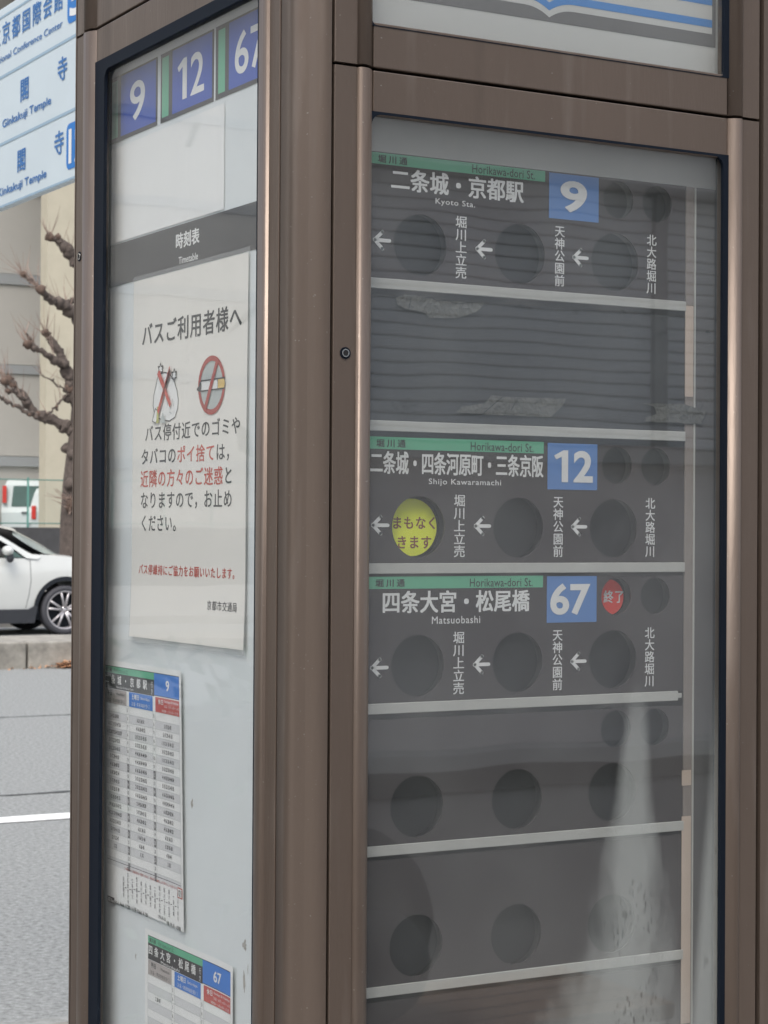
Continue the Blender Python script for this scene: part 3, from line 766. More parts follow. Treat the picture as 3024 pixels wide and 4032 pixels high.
# ================================================================== unseen seat, added to carry the made-up bag mirrored in the glass
bn = thing('added_bench', 'wooden slatted seat, added unseen to carry the made-up bag', 'added_bench', (1.3, -2.0, .15))
for k in range(5): MB().box((.6, -2.22 + k * .09, .50), (1.9, -2.14 + k * .09, .535), 'wood', .005).build('seat_slat', bn, origin=(1.2, -2.2 + k * .09, .5))
for x in (.7, 1.7): MB().box((x, -2.2, .15), (x + .06, -1.82, .499), 'metal', .005).build('leg', bn, origin=(x, -2, .15))

# ================================================================== unseen planting, added to darken what the street-side panes and bronze mirror
def leaves(mb, n, fn, size):
    for _ in range(n):
        p = Vector(fn()); a = Vector((random.gauss(0, 1), random.gauss(0, 1), random.gauss(0, 1))).normalized(); b_ = a.orthogonal().normalized(); c_ = a.cross(b_)
        q = random.uniform(.6, 1.2) * size
        mb.add([p - b_ * q, p + c_ * q * .5, p + b_ * q, p - c_ * q * .5], [(0, 1, 2, 3)], 'evergreen')
hd = thing('added_hedge', 'clipped dark green hedgerow added unseen by the near kerb to darken reflections', 'added_hedge', (-4, 3.2, .15))
mb = MB(); leaves(mb, 5000, lambda: (random.uniform(-9, -.7), random.uniform(2.85, 3.5), .15 + 1.15 * random.random() ** .6), .045)
o = mb.build('foliage', hd, origin=(-4, 3.2, .15)); o['kind'] = 'stuff'
MB().box((-8.9, 2.95, .15), (-.8, 3.4, 1.1), 'bark').build('branches', hd, origin=(-4, 3.2, .15))
def evergreen(x, y, r_, zc, label):
    t = thing('added_evergreen', label, 'tree', (x, y, .15), 'dark evergreens added outside the view to darken reflections')
    MB().tube([(x, y, .15), (x + .03, y, zc * .5), (x, y + .04, zc + r_ * .5)], [.14, .11, .04], 'bark', 9).build('trunk', t, origin=(x, y, .15))
    cl = [(random.uniform(-1, 1), random.uniform(-1, 1), random.uniform(-.9, .9)) for _ in range(16)]
    def f():
        c_ = random.choice(cl); return (x + (c_[0] * .6 + random.gauss(0, .22)) * r_, y + (c_[1] * .6 + random.gauss(0, .22)) * r_, zc + (c_[2] * .7 + random.gauss(0, .2)) * r_)
    mb = MB(); leaves(mb, 5000, f, .085); o = mb.build('crown', t, origin=(x, y, zc)); o['kind'] = 'stuff'
evergreen(-3.4, 3.3, 1.7, 3.1, 'dark evergreen tree added unseen, left of the view, to darken the left face')
evergreen(-7.2, -2.4, 2.2, 3.2, 'dark evergreen tree added unseen behind the viewer to darken the corner post')

# ================================================================== the bus stop cabinet
CX, CYY = .668, .677
cab = thing('bus_stop_cabinet', 'brown bronze-framed bus stop cabinet with glazed doors on its two visible sides', 'bus stop cabinet', (.33, .34, .15))
ZB, ZT = .40, 2.86
# posts with a chamfered, slightly hollow outer corner
def post(ox, oy, sx, sy, lx, ly):
    c = .0232; r = .0085; pts = [(.05, .05), (lx, .014), (lx, 0)]
    def arc(p, a, b, n=6): # round the corner p between directions a->p->b
        a, b, p = Vector(a), Vector(b), Vector(p); d1 = (a - p).normalized(); d2 = (b - p).normalized()
        s = p + d1 * r; e = p + d2 * r
        return [tuple((1 - t) ** 2 * s + 2 * t * (1 - t) * p + t * t * e) for t in [k / n for k in range(n + 1)]]
    mid = (c / 2 + .0010, c / 2 + .0010)
    pts += arc((c, 0), (lx, 0), mid); pts += [mid]; pts += arc((0, c), mid, (0, ly)); pts += [(0, ly), (.014, ly)]
    v = []; n = len(pts)
    for z in (ZB - .25, ZT): v += [(ox + sx * a, oy + sy * b_, z) for a, b_ in pts]
    f = [(k, (k + 1) % n, n + (k + 1) % n, n + k) for k in range(n)]
    if sx * sy < 0: f = [t[::-1] for t in f]
    mb = MB(); mb.add(v, f, 'bronze', False)
    mb.sm = [True if (3 <= k < 9 or 12 <= k < 18) else False for k in range(n)]
    return mb.build('corner_post', cab, origin=(ox, oy, .15))
post(0, 0, 1, 1, .0325, .0520); post(0, CYY, 1, -1, .0325, .0272); post(CX, 0, -1, 1, .0525, .0325); post(CX, CYY, -1, -1, .0325, .0325)
MB().box((.056, .056, .15), (CX - .03, CYY - .03, ZT), 'core').build('gap_shade_core', cab, origin=(.33, .34, .15))  # solid black box added so the gaps read as dark shade
# core is hollowed for the display recesses by keeping it 56 mm behind both faces
MB().box((-.012, -.012, ZT), (CX + .012, CYY + .012, ZT + .09), 'bronze', .01).build('top_cap', cab, origin=(.33, .34, ZT))
MB().box((.01, .01, .15), (CX - .01, CYY - .01, .38), 'bronze', .004).build('plinth', cab, origin=(.33, .34, .15))
MB().box((CX - .028, .034, .4), (CX - .004, CYY - .034, ZT), 'bronze').build('rear_panel', cab, origin=(CX, .34, .4))
MB().box((.034, CYY - .028, .4), (CX - .034, CYY - .004, ZT), 'bronze').build('rear_panel', cab, origin=(.34, CYY, .4))

def stile(door, face, u, d, flat, bead, z0, z1):
    w = bead
    prof = [(0, .022), (0, .0008), (.0008, 0), (flat - .0006, 0), (flat, .0012), (flat + .0006, .0008), (flat + .0012, -.0022), (flat + .0030, -.0036),
            (flat + w * .22, -.0042), (flat + w * .40, -.0040), (flat + w * .62, -.0024), (flat + w * .80, .0005), (flat + w * .93, .0035), (flat + w, .0065), (flat + w, .022)]
    n = len(prof); v = []
    for z in (z0, z1): v += [P(face, u + d * a, z, h) for a, h in prof]
    f = [(k, k + 1, n + k + 1, n + k) for k in range(n - 1)] + [tuple(range(n))[::-1], tuple(range(n, 2 * n))]
    if d < 0: f = [t[::-1] for t in f]
    mb = MB(); mb.add(v, f, 'bronze')
    mb.sm = [(5 <= k < n - 2) for k in range(n - 1)] + [False, False]
    return mb.build('stile', door, origin=P(face, u, z0, 0))
def rail(door, face, u0, u1, z0, z1, name='rail'):
    mb = MB(); ubox(mb, face, u0, u1, z0, z1, .0035, .012, 'bronze', .0012)
    return mb.build(name, door, origin=P(face, u0, z0, 0))
def gasket(door, face, u0, u1, z0, z1, w, r=.012):
    mb = MB(); pierced(face, u0 - .004, u1 + .004, z0 - .004, z1 + .004, [], .0030, .0045, 'seal', mb, rr=(u0 + w[0], u1 - w[1], z0 + w[2], z1 - w[3], r))
    return mb.build('gasket', door, origin=P(face, u0, z0, 0))
def pane(door, face, u0, u1, z0, z1, gm):
    mb = MB(); ubox(mb, face, u0 - .003, u1 + .003, z0 - .003, z1 + .003, .0085, .0115, gm)
    o = mb.build('glass_pane', door); return o
def liner(door, face, u0, u1, z0, z1, o1):
    mb = MB()
    ubox(mb, face, u0 - .003, u0, z0, z1, .0225 if False else .0225, o1, 'liner'); ubox(mb, face, u1, u1 + .003, z0, z1, .0225 if False else .0225, o1, 'liner')
    ubox(mb, face, u0 - .003, u1 + .003, z1, z1 + .003, .0122, o1, 'liner'); ubox(mb, face, u0 - .003, u1 + .003, z0 - .003, z0, .0225, o1, 'liner')
    return mb.build('recess_liner', door, origin=P(face, u0, z0, 0))

GL = glass('glass_left', .02, None, .004, 1.36)
GRU = glass('glass_right_upper', .03, None, .006, 1.6)
SM_L = [(1.0, .25), (1.055, .30), (1.10, .335), (1.14, .365), (1.21, .382), (1.28, .402), (1.345, .415), (1.404, .424), (1.45, .43)]
SM_R = [(1.0, .535), (1.035, .525), (1.08, .513), (1.135, .500), (1.207, .487), (1.28, .468), (1.343, .462), (1.403, .458), (1.45, .455)]
GRL = glass('glass_right_lower', .03, (SM_L, SM_R), .005, 1.76)

# --- street-side (left) face. u = -y
def door(face, zz, label):
    o = MB(); u0, u1 = (-.6435, -.0575) if face == 'L' else (.0375, .6075)
    ubox(o, face, u0, u1, zz[0] + .001, zz[0] + .006, .012, .021, 'bronze')
    q = o.build('door', cab, origin=P(face, u0, zz[0], .02)); q['label'] = label; return q
dl = door('L', (.45, 2.2425), 'lower door with the timetable panel')
stile(dl, 'L', -.0565, -1, .0240, .0340, .45, 2.2425); stile(dl, 'L', -.6445, 1, .0290, .0300, .45, 2.2425)
UL0, UL1 = -.5855, -.1145
rail(dl, 'L', UL0, UL1, 2.1968, 2.2425); rail(dl, 'L', UL0, UL1, .45, .54)
gasket(dl, 'L', UL0, UL1, .54, 2.1968, (.0285, .001, .01, .011), .014)
pane(dl, 'L', UL0, UL1, .54, 2.1968, GL)
liner(dl, 'L', -.6125, -.092, .535, 2.1972, .045)
du = door('L', (2.2455, 2.86), 'upper door above the timetable panel')
stile(du, 'L', -.0565, -1, .0240, .0340, 2.2457, 2.855); stile(du, 'L', -.6445, 1, .0290, .0300, 2.2457, 2.855)
rail(du, 'L', UL0, UL1, 2.2457, 2.40); rail(du, 'L', UL0, UL1, 2.78, 2.855)
pane(du, 'L', UL0, UL1, 2.40, 2.78, GL)
# --- pavement-side (right) face
dr = door('R', (.45, 2.0873), 'lower door in front of the bus approach board')
UR0, UR1 = .0846, .5635
stile(dr, 'R', .0362, 1, .0268, .0216, .45, 2.0873); stile(dr, 'R', .6093, -1, .0263, .0195, .45, 2.0873)
rail(dr, 'R', UR0, UR1, 2.0400, 2.0873); rail(dr, 'R', UR0, UR1, .45, .54)
gasket(dr, 'R', UR0, UR1, .54, 2.0400, (-.002, .006, .01, -.001), .012)
pane(dr, 'R', UR0, UR1, .54, 2.0400, GRL)
liner(dr, 'R', .078, .5725, .535, 2.0750, .054)
dru = door('R', (2.0905, 2.86), 'upper door in front of the route map')
stile(dru, 'R', .0362, 1, .0268, .0216, 2.0907, 2.855); stile(dru, 'R', .6093, -1, .0263, .0195, 2.0907, 2.855)
rail(dru, 'R', UR0, UR1, 2.0907, 2.1385); rail(dru, 'R', UR0, UR1, 2.78, 2.855)
gasket(dru, 'R', UR0, UR1, 2.1385, 2.78, (-.002, .006, -.003, .004), .006)
pane(dru, 'R', UR0, UR1, 2.1385, 2.78, GRU)
liner(dru, 'R', .078, .5765, 2.11, 2.79, .034)
# hinge-side seam lines, lock screws
def screw(d, face, u, z):
    p = P(face, u, z, 0); n_ = Vector(P(face, 0, 0, -1)) - Vector(P(face, 0, 0, 0))
    mb = MB(); c = Vector(p)
    a = Vector((0, 0, 1)); b_ = n_.cross(a)
    def ring(r, h): return [c + n_ * h + (a * cos(2 * pi * k / 24) + b_ * sin(2 * pi * k / 24)) * r for k in range(24)]
    v = ring(.0063, .0002) + ring(.0063, .0008) + ring(.0052, .0008) + ring(.0050, .0003)
    mb.add(v, [(q * 24 + k, q * 24 + (k + 1) % 24, (q + 1) * 24 + (k + 1) % 24, (q + 1) * 24 + k) for q in range(3) for k in range(24)] + [tuple(range(72, 96))], 'seal')
    v = ring(.0045, .0006) + ring(.0043, .0016) + ring(.0031, .0016)
    mb.add(v, [(q * 24 + k, q * 24 + (k + 1) % 24, (q + 1) * 24 + (k + 1) % 24, (q + 1) * 24 + k) for q in range(2) for k in range(24)], 'steel')
    mb.add([c + n_ * .0014 + (a * cos(2 * pi * k / 6) + b_ * sin(2 * pi * k / 6)) * .0031 for k in range(6)], [(0, 1, 2, 3, 4, 5)], 'core')
    mb.build('screw', d, origin=p)
screw(dr, 'R', .0506, 1.7856); screw(dl, 'L', -.630, 1.955); screw(dr, 'R', .0506, .9)

# --- the white timetable panel with its printed number tiles (parts of the cabinet)
tp = MB(); ubox(tp, 'L', -.6115, -.093, .536, 2.1945, .030, .033, 'white_panel'); panel = tp.build('timetable_panel', cab, origin=(.03, .35, .54))
ST = Sheet('L', .030)
for ub, n_, g0, g1, b0, b1, num, n0, n1, full in ((-.5998, 9, -.594, -.5735, -.5640, -.4520, '9', -.5335, -.4850, 1), (-.4374, 12, -.4325, -.4125, -.4015, -.2880, '12', -.3860, -.3095, 1), (-.2785, 67, -.2709, -.2525, -.2424, -.1270, '67', -.2262, -.1480, 1)):
    mb = MB(); e = b1 + .0035
    ubox(mb, 'L', ub, e, 2.0990, 2.1838, .0292, .0299, 'header')
    T = Sheet('L', .0292)
    T.rect(mb, g0, g1, 2.1048, 2.1785, 'green', 1); T.rect(mb, b0, b1, 2.1040, 2.1812, 'navy', 1)
    T.number(mb, num, n0, n1, 2.1165, 2.1660, 'signwhite', .012, 2)
    mb.build('route_number_tile', panel, origin=P('L', ub, 2.1, .03))
mb = MB(); ubox(mb, 'L', -.5995, -.0935, 1.9131, 1.9666, .0292, .0299, 'header')
T = Sheet('L', .0292)
T.cells(mb, '時刻表', -.3890, -.3195, 1.9370, 1.9575, 'signwhite', .03, 1, fill=.98); T.fit(mb, 'Timetable', -.379, -.3235, 1.9190, 1.9275, 'signwhite', .012, 1)
mb.build('timetable_header', panel, origin=P('L', -.35, 1.93, .03))
def sheetbox(sh, mb, u0, u1, z0, z1, m, th=.0003, seg=.02):
    sh.rect(mb, u0, u1, z0, z1, m, 0, seg)
    sh.rect(mb, u0, u1, z0, z1, m, -th / .00025, seg)
# small stains and tape ghosts on the white panel
mb = MB()
def ghost(u0, u1, z0, z1, m):
    pts = []; n = 18
    for k in range(n):
        a = 2 * pi * k / n; r_ = random.uniform(.35, 1)
        pts.append(((u0 + u1) / 2 + (u1 - u0) / 2 * cos(a) * r_, (z0 + z1) / 2 + (z1 - z0) / 2 * sin(a) * r_))
    ST.poly(mb, pts, m, 1)
for a in ((-.195, -.180, 1.125, 1.142), (-.192, -.184, 1.080, 1.108), (-.180, -.177, 1.10, 1.118), (-.50, -.494, 1.06, 1.07), (-.335, -.327, 1.268, 1.283)): ghost(*a, 'stain')
mb.build('stain', panel, origin=P('L', -.19, 1.12, .03))

# --- loose sheets behind the left glass
bs = tag(MB().build('blank_sheet'), 'blank white paper under the number tiles 9 and 12', 'paper')
bpy.data.objects.remove(bs)
SB = Sheet('L', .0290); mb = MB(); sheetbox(SB, mb, -.5990, -.2530, 1.9690, 2.0912, 'paper')
tag(mb.build('blank_sheet', origin=P('L', -.42, 1.969, .029)), 'blank white paper under the number tiles 9 and 12', 'paper')

nt_ = thing('notice_poster', 'laminated notice with black and red text, crossed-out rubbish bag and no-smoking mark', 'poster', P('L', -.35, 1.4645, .029))
NB = Sheet('L', .0286, bend=lambda u, z: .0006 + .0035 * max(0, (u + .26) / .08) ** 2 * (.5 + .5 * sin((z - 1.46) * 9)) * .6 + .003 * max(0, (1.56 - z) / .1) ** 1.5)
mb = MB(); sheetbox(NB, mb, -.5150, -.1850, 1.4648, 1.9115, 'notice'); mb.build('sheet', nt_, origin=P('L', -.35, 1.4645, .029))
film = bpy.data.materials.new('laminate_film'); film.use_nodes = True
fb = film.node_tree.nodes['Principled BSDF']; fb.inputs['Base Color'].default_value = (.75, .78, .78, 1); fb.inputs['Roughness'].default_value = .15; fb.inputs['Alpha'].default_value = .22
M['film'] = film
mb = MB()
for r_ in ((-.517, -.181, 1.9117, 1.9175), (-.1848, -.1812, 1.462, 1.9117), (-.517, -.5152, 1.462, 1.9117), (-.517, -.181, 1.459, 1.4646)): NB.rect(mb, *r_, 'film', 0)
mb.build('laminate_edge', nt_, origin=P('L', -.35, 1.4645, .029))
mb = MB()
NB.cells(mb, 'バスご利用者様へ', -.4885, -.1985, 1.8255, 1.8575, 'ink', .020)
NB.cells(mb, 'バス停付近でのゴミや', -.4760, -.1995, 1.7065, 1.7295, 'ink', .013)
NB.cells(mb, 'タバコのポイ捨ては，', -.4885, -.2140, 1.6780, 1.7010, 'ink', .013, cols=['ink'] * 4 + ['red'] * 4 + ['ink'] * 2)
NB.cells(mb, '近隣の方々のご迷惑と', -.4895, -.2200, 1.6500, 1.6740, 'red', .013, cols=['red'] * 9 + ['ink'])
NB.cells(mb, 'なりますので，お止め', -.4890, -.2210, 1.6235, 1.6475, 'ink', .013)
NB.cells(mb, 'ください。', -.4885, -.3640, 1.5955, 1.6190, 'ink', .013)
NB.cells(mb, 'バス停維持にご協力をお願いいたします。', -.4925, -.2050, 1.5425, 1.5570, 'red', .016)
NB.cells(mb, '京都市交通局', -.2875, -.2045, 1.5055, 1.5180, 'ink', .01)
mb.build('lettering', nt_, origin=P('L', -.35, 1.7, .028))
mb = MB()   # no-smoking mark
c0, c1 = -.2800, 1.7675
NB.ell(mb, c0, c1, .0330, .0335, 'pictgrey', 1); NB.ell(mb, c0, c1, .0370, .0345, 'darkred', 3, ring=.0062)
NB.poly(mb, [(-.3085, 1.7625), (-.2450, 1.7625), (-.2425, 1.7675), (-.2450, 1.7735), (-.3085, 1.7735)], 'signwhite', 2)
NB.poly(mb, [(-.2625, 1.7625), (-.2450, 1.7625), (-.2425, 1.7675), (-.2450, 1.7735), (-.2625, 1.7735)], 'pictyellow', 3)
for z in (1.7620, 1.7740): NB.stroke(mb, [(-.3090, z), (-.2435, z)], .0016, 'ink', 4)
NB.stroke(mb, [(-.2625, 1.7620), (-.2625, 1.7740)], .0008, 'ink', 4); NB.stroke(mb, [(-.2450, 1.7735), (-.2420, 1.7680), (-.2450, 1.7622)], .0010, 'ink', 4)
NB.poly(mb, [(-.3085, 1.7620), (-.3070, 1.7680), (-.3085, 1.7735), (-.3125, 1.7725), (-.3145, 1.7680), (-.3190, 1.7665), (-.3205, 1.7640), (-.3130, 1.7615)], 'ink', 4)
NB.stroke(mb, [(c0 - .017, c1 - .028), (c0 + .017, c1 + .028)], .0072, 'darkred', 5)
mb.build('no_smoking_mark', nt_, origin=P('L', -.28, 1.7675, .028))
mb = MB()   # rubbish bag with a red cross
bag = [(-.4345, 1.790), (-.4400, 1.780), (-.4480, 1.765), (-.4500, 1.752), (-.4460, 1.742), (-.4380, 1.737), (-.4200, 1.733), (-.4000, 1.731), (-.3840, 1.735), (-.3760, 1.745), (-.3745, 1.756), (-.3790, 1.768), (-.3870, 1.779), (-.4000, 1.788), (-.4150, 1.791)]
NB.poly(mb, bag, 'signwhite', 1); NB.stroke(mb, bag, .0013, 'ink', 2, True)
for cx, cz in ((-.4270, 1.7955), (-.3860, 1.7860)):
    st = [(cx + (.0085 if k % 2 else .0045) * cos(2 * pi * k / 12), cz + (.0075 if k % 2 else .0038) * sin(2 * pi * k / 12)) for k in range(12)]
    NB.poly(mb, st, 'signwhite', 3); NB.stroke(mb, st, .0016, 'ink', 4, True)
for q in (((-.410, 1.760), (-.405, 1.750)), ((-.392, 1.757), (-.388, 1.749)), ((-.400, 1.742), (-.394, 1.740))): NB.stroke(mb, q, .0012, 'pictgrey', 2)
NB.poly(mb, [(-.4500, 1.733), (-.4390, 1.730), (-.4300, 1.744), (-.4410, 1.748)], 'signwhite', 5); NB.stroke(mb, [(-.4500, 1.733), (-.4390, 1.730), (-.4300, 1.744), (-.4410, 1.748)], .0011, 'ink', 6, True)
NB.poly(mb, [(-.4370, 1.7300), (-.4300, 1.7300), (-.4285, 1.7500), (-.4350, 1.7500)], 'pictolive', 7)
NB.poly(mb, [(-.4260, 1.7300), (-.4080, 1.7290), (-.4130, 1.7370), (-.4180, 1.7420)], 'pictgrey', 7)
NB.poly(mb, [(-.4350, 1.7900), (-.4280, 1.7950), (-.3925, 1.7520), (-.3960, 1.7470)], 'red', 8); NB.poly(mb, [(-.4320, 1.7440), (-.4285, 1.7490), (-.3945, 1.7880), (-.3960, 1.7980), (-.4010, 1.7890)], 'red', 9)
NB.poly(mb, [(-.4335, 1.7450), (-.4290, 1.7405), (-.3950, 1.7900), (-.3975, 1.7975)], 'red', 9)
mb.build('rubbish_bag_mark', nt_, origin=P('L', -.41, 1.76, .028))

# --- timetables
def timetable(u0, ztop, w, h, title, num, latin, kerning, clipu, tilt, label, minutes, bottom, lift):
    """u0: left edge of the printed grid; everything in metres from its top-left corner"""
    u1 = u0 + .2390
    sh = Sheet('L', .0286, bend=lambda u, z: .0008 + lift * max(0, (u - (u1 - .05)) / .05) ** 2,
               shift=lambda u, z: (u + (ztop - z) * tilt, z))
    t = thing('timetable_sheet', label, 'timetable', P('L', u0 + .1, ztop - h, .029), 'printed timetables behind the left glass')
    pu0 = max(u0 - .0095, clipu); pu1 = u1 + .0065
    mb = MB(); sheetbox(sh, mb, pu0, pu1, ztop - h, ztop, 'paper'); mb.build('sheet', t, origin=P('L', u0, ztop - h, .029))
    Z = lambda d: ztop - d
    a0 = max(u0, clipu)
    mb = MB()
    ub = u0 + .1600
    sh.rect(mb, a0, ub, Z(.0160), Z(.0075), 'green', 1); sh.rect(mb, a0, ub, Z(.0360), Z(.0160), 'header', 1)
    sh.rect(mb, a0, u1, Z(.0075), Z(.0068), 'header', 2); sh.rect(mb, ub, u1, Z(.0345), Z(.0075), 'midblue', 1); sh.rect(mb, ub, u1, Z(.0352), Z(.0345), 'header', 1)
    c = [(u0, u0 + .0716, 'headgrey', 'inkgrey'), (u0 + .0799, u0 + .1545, 'midblue', 'signwhite'), (u0 + .1630, u1, 'headred', 'signwhite')]
    for k, (a, b_, m_, _) in enumerate(c): sh.rect(mb, max(a, a0), b_, Z(.0548), Z(.0365), m_, 1)
    mb.build('heading_bands', t, origin=P('L', u0, ztop, .029))
    mb = MB()
    n = 19; r0 = .0548; rh = (.2085 - .0) / n if False else .01035
    for i in range(n + 1):
        zt_, zb_ = r0 + i * rh, r0 + (i + 1) * rh
        if Z(zb_) < ztop - h + .003: break
        if i % 2 == 1:
            for a, b_, _, _ in c: sh.rect(mb, max(a, a0), b_, Z(zb_), Z(zt_), 'rowgrey', 1)
        sh.rect(mb, a0, u1, Z(zt_ + .00035), Z(zt_), 'pictgrey', 2)
    for q in (u0, u0 + .0716, u0 + .0799, u0 + .1545, u0 + .1630, u1 - .0005):
        if q >= a0 - .001: sh.rect(mb, q, q + .0005, Z(min(.2550, h - .004)), Z(r0), 'pictgrey', 2)
    for q, w_ in ((u0 + .0716, .0083), (u0 + .1545, .0085)):
        for i in range(n + 1):
            if i % 2 and i > 5: sh.rect(mb, q + .0010, q + w_ - .0010, Z(min(r0 + (i + 1) * rh, h)), Z(r0 + i * rh), 'boxgrey', 2)
    if bottom: sh.rect(mb, a0, u1, Z(.2556), Z(.2550), 'inkgrey', 2)
    mb.build('rows', t, origin=P('L', u0, ztop, .029))
    mb = MB()
    sh.cells(mb, '堀川通', u0 + .004, u0 + .024, Z(.0150), Z(.0088), 'ink', .01); sh.fit(mb, 'Horikawa-dori St.', u0 + .031, u0 + .078, Z(.0148), Z(.0090), 'ink', .0)
    k = kerning; L_ = len(title)
    for i, ch in enumerate(title): 
        ua = u0 + .0015 + i * (.1445 / L_); sh.cells(mb, ch, ua, ua + .0135, Z(.0305), Z(.0172), 'signwhite', .018, 2, fill=.95)
    sh.cells(mb, '行き', u0 + .1500, u0 + .1565, Z(.0350), Z(.0180), 'signwhite', .0, 2, vertical=True)
    sh.fit(mb, latin, u0 + .040, u0 + .095, Z(.0350), Z(.0315), 'signwhite', 0, 2)
    nw = .0055 * len(num); sh.fit(mb, num, u0 + .2010 - nw, u0 + .2010 + nw, Z(.0275), Z(.0145), 'signwhite', .02, 2)
    for (a, b_, _, ink), jp, en in zip(c, ('平日', '土曜日', '休日'), ('Weekdays', 'Saturdays', 'Sundays & Holidays')):
        sh.cells(mb, jp, a + .009, a + .009 + .0083 * len(jp), Z(.0455), Z(.0378), ink, .015, 2)
        if jp != '休日':
            sh.fit(mb, en, a + .038, a + .066, Z(.0445), Z(.0400), ink, 0, 2); sh.cells(mb, '（お盆・年末年始を除く）', a + .004, a + .070, Z(.0535), Z(.0475), ink, 0, 2)
        else:
            sh.fit(mb, en, a + .028, a + .074, Z(.0425), Z(.0385), ink, 0, 2)
            sh.cells(mb, '（お盆・8月14日〜16日', a + .024, a + .075, Z(.0480), Z(.0440), ink, 0, 2); sh.cells(mb, '年末年始・12月29日〜1月3日）', a + .020, a + .075, Z(.0540), Z(.0498), ink, 0, 2)
    for ci, (a, b_, _, _) in enumerate(c):
        for i in range(n):
            zc = r0 + (i + .5) * rh
            if Z(zc) < ztop - h + .01: break
            s_ = minutes(ci, i)
            if s_:
                wd = .0036 * len(s_) * .62; cu_ = (a + b_) / 2 + (0 if ci else -.004)
                if cu_ - wd / 2 > a0: sh.fit(mb, s_, cu_ - wd / 2, cu_ + wd / 2, Z(zc + .0024), Z(zc - .0024), 'inkgrey', .012, 3, 2)
    for q in (u0 + .0757, u0 + .1588):
        for i in range(n):
            zc = r0 + (i + .5) * rh
            if Z(zc) < ztop - h + .01: break
            wd = .0022 if i + 5 < 10 else .0036
            sh.fit(mb, str(i + 5), q - wd / 2, q + wd / 2, Z(zc + .0022), Z(zc - .0022), 'signwhite' if (i % 2 and i > 5) else 'inkgrey', .012, 3, 2)
    if bottom:
        stops = ['京都駅前', '下京区総合庁舎前', '七条堀川', '西本願寺前', '堀川五条', '四条堀川', '堀川御池', '二条城前', '堀川丸太町', '堀川下立売', '堀川中立売', '一条戻橋', '堀川今出川']
        for k, s_ in enumerate(stops):
            ua = u0 + .0540 + k * .0142; zc = .2820 + (.002 if k < 2 else 0); hh = .0068 * len(s_)
            if ua > a0: sh.cells(mb, s_, ua, ua + .0052, Z(zc + hh / 2), Z(zc - hh / 2), 'ink', 0, 2, vertical=True)
            if k < 12: sh.rect(mb, ua + .0072, ua + .0118, Z(zc + .0006), Z(zc - .0002), 'ink', 2)
        sh.cells(mb, 'この停留所から京都駅前まで乗車できます。時刻は交通事情により変わることがあります。', u0 + .058, u0 + .228, Z(.2625), Z(.2582), 'red', 0, 2)
        sh.rect(mb, u0 + .2265, u1 + .004, Z(.2705), Z(.2580), 'red', 2); sh.rect(mb, u0 + .2280, u1 + .0025, Z(.2692), Z(.2593), 'paper', 3)
        sh.fit(mb, '121', u0 + .2295, u1 + .0010, Z(.2678), Z(.2607), 'ink', .01, 4)
        sh.rect(mb, a0, u0 + .026, Z(.3110), Z(.3030), 'header', 2); sh.fit(mb, '運賃 Fare', a0 + .0010, u0 + .0245, Z(.3100), Z(.3042), 'signwhite', 0, 3)
        sh.fit(mb, '大人 Adult ￥230 / 小児 Child ￥120', u0 + .028, u0 + .133, Z(.3102), Z(.3040), 'ink', .004, 2)
        sh.fit(mb, '179-05-01', u0 + .165, u0 + .188, Z(.3055), Z(.3012), 'ink', 0, 2); sh.cells(mb, '令和4年3月19日実施', u0 + .190, u0 + .236, Z(.3095), Z(.3035), 'ink', .006, 2)
    mb.build('lettering', t, origin=P('L', u0, ztop, .029))
    return t
rt = random.Random(3)
def mins9(ci, i):
    n = [[0, 5, 7, 8, 6, 6, 5, 5, 5, 5, 5, 6, 7, 7, 6, 5, 4, 2, 0], [0, 4, 5, 6, 6, 6, 6, 6, 6, 6, 6, 5, 5, 5, 4, 4, 3, 2, 0], [0, 4, 5, 6, 6, 6, 6, 6, 6, 6, 6, 5, 5, 5, 4, 4, 3, 2, 0]][ci][i]
    if not n: return ''
    s = 60 / n; o = rt.randint(1, 6); return ' '.join(str(int(o + s * k)) for k in range(n))
def mins67(ci, i): return '2 28 47' if (ci == 0 and i == 2) else ('' if i < 3 else '')
timetable(-.6015, 1.4305, .2545, .3080, '二条城・京都駅', '9', 'Kyoto Sta. Via Nijo-jo Castle', 0, -.5990, .045, 'route 9 timetable sheet with a blue number square, the upper of the two timetables', mins9, True, .002)
timetable(-.4537, 1.1065, .2545, .3600, '四条大宮・松尾橋', '67', 'Matsuobashi', 0, -.5990, .012, 'route 67 timetable sheet, the lower one, cut by the bottom of the photo', mins67, False, .002)

# ================================================================== route map in the upper right window
rm_ = thing('route_map_poster', 'white route map with blue and grey bands in the upper window of the cabinet', 'poster', P('R', .32, 2.13, .03))
M['shaded_map_paper'] = mat('shaded_map_paper', (.52, .53, .51), .6, 0, .05, 5)  # white paper with its shade put into a darker base colour
mb = MB(); ubox(mb, 'R', .079, .5765, 2.112, 2.789, .0302, .0325, 'shaded_map_paper'); mb.build('backing', rm_, origin=P('R', .32, 2.15, .03))
RM = Sheet('R', .0302)
def notch(z, depth=.010, w=.035, c=.3273):   # a line that dips to a point at c
    L_ = []
    for k in range(-12, 13):
        t = k / 12; L_.append((c + t * w, z - depth * (1 - abs(t)) ** 2.2))
    return [(.079, z)] + L_ + [(.5613, z)]
mb = MB(); 
def band(z0, z1, m, d0, d1, layer, a=.079, b_=.5613):
    lo, up = notch(z0, d0), notch(z1, d1); v = [RM.map(*p, layer) for p in lo] + [RM.map(*p, layer) for p in up]; n = len(lo)
    mb.add(v, [(k, k + 1, n + k + 1, n + k) for k in range(n - 1)], m)
band(2.1760, 2.1916, 'mapgrey', 0, .0105, 1)
RM.rect(mb, .5613, .5667, 2.1762, 2.3200, 'mapgrey', 1)
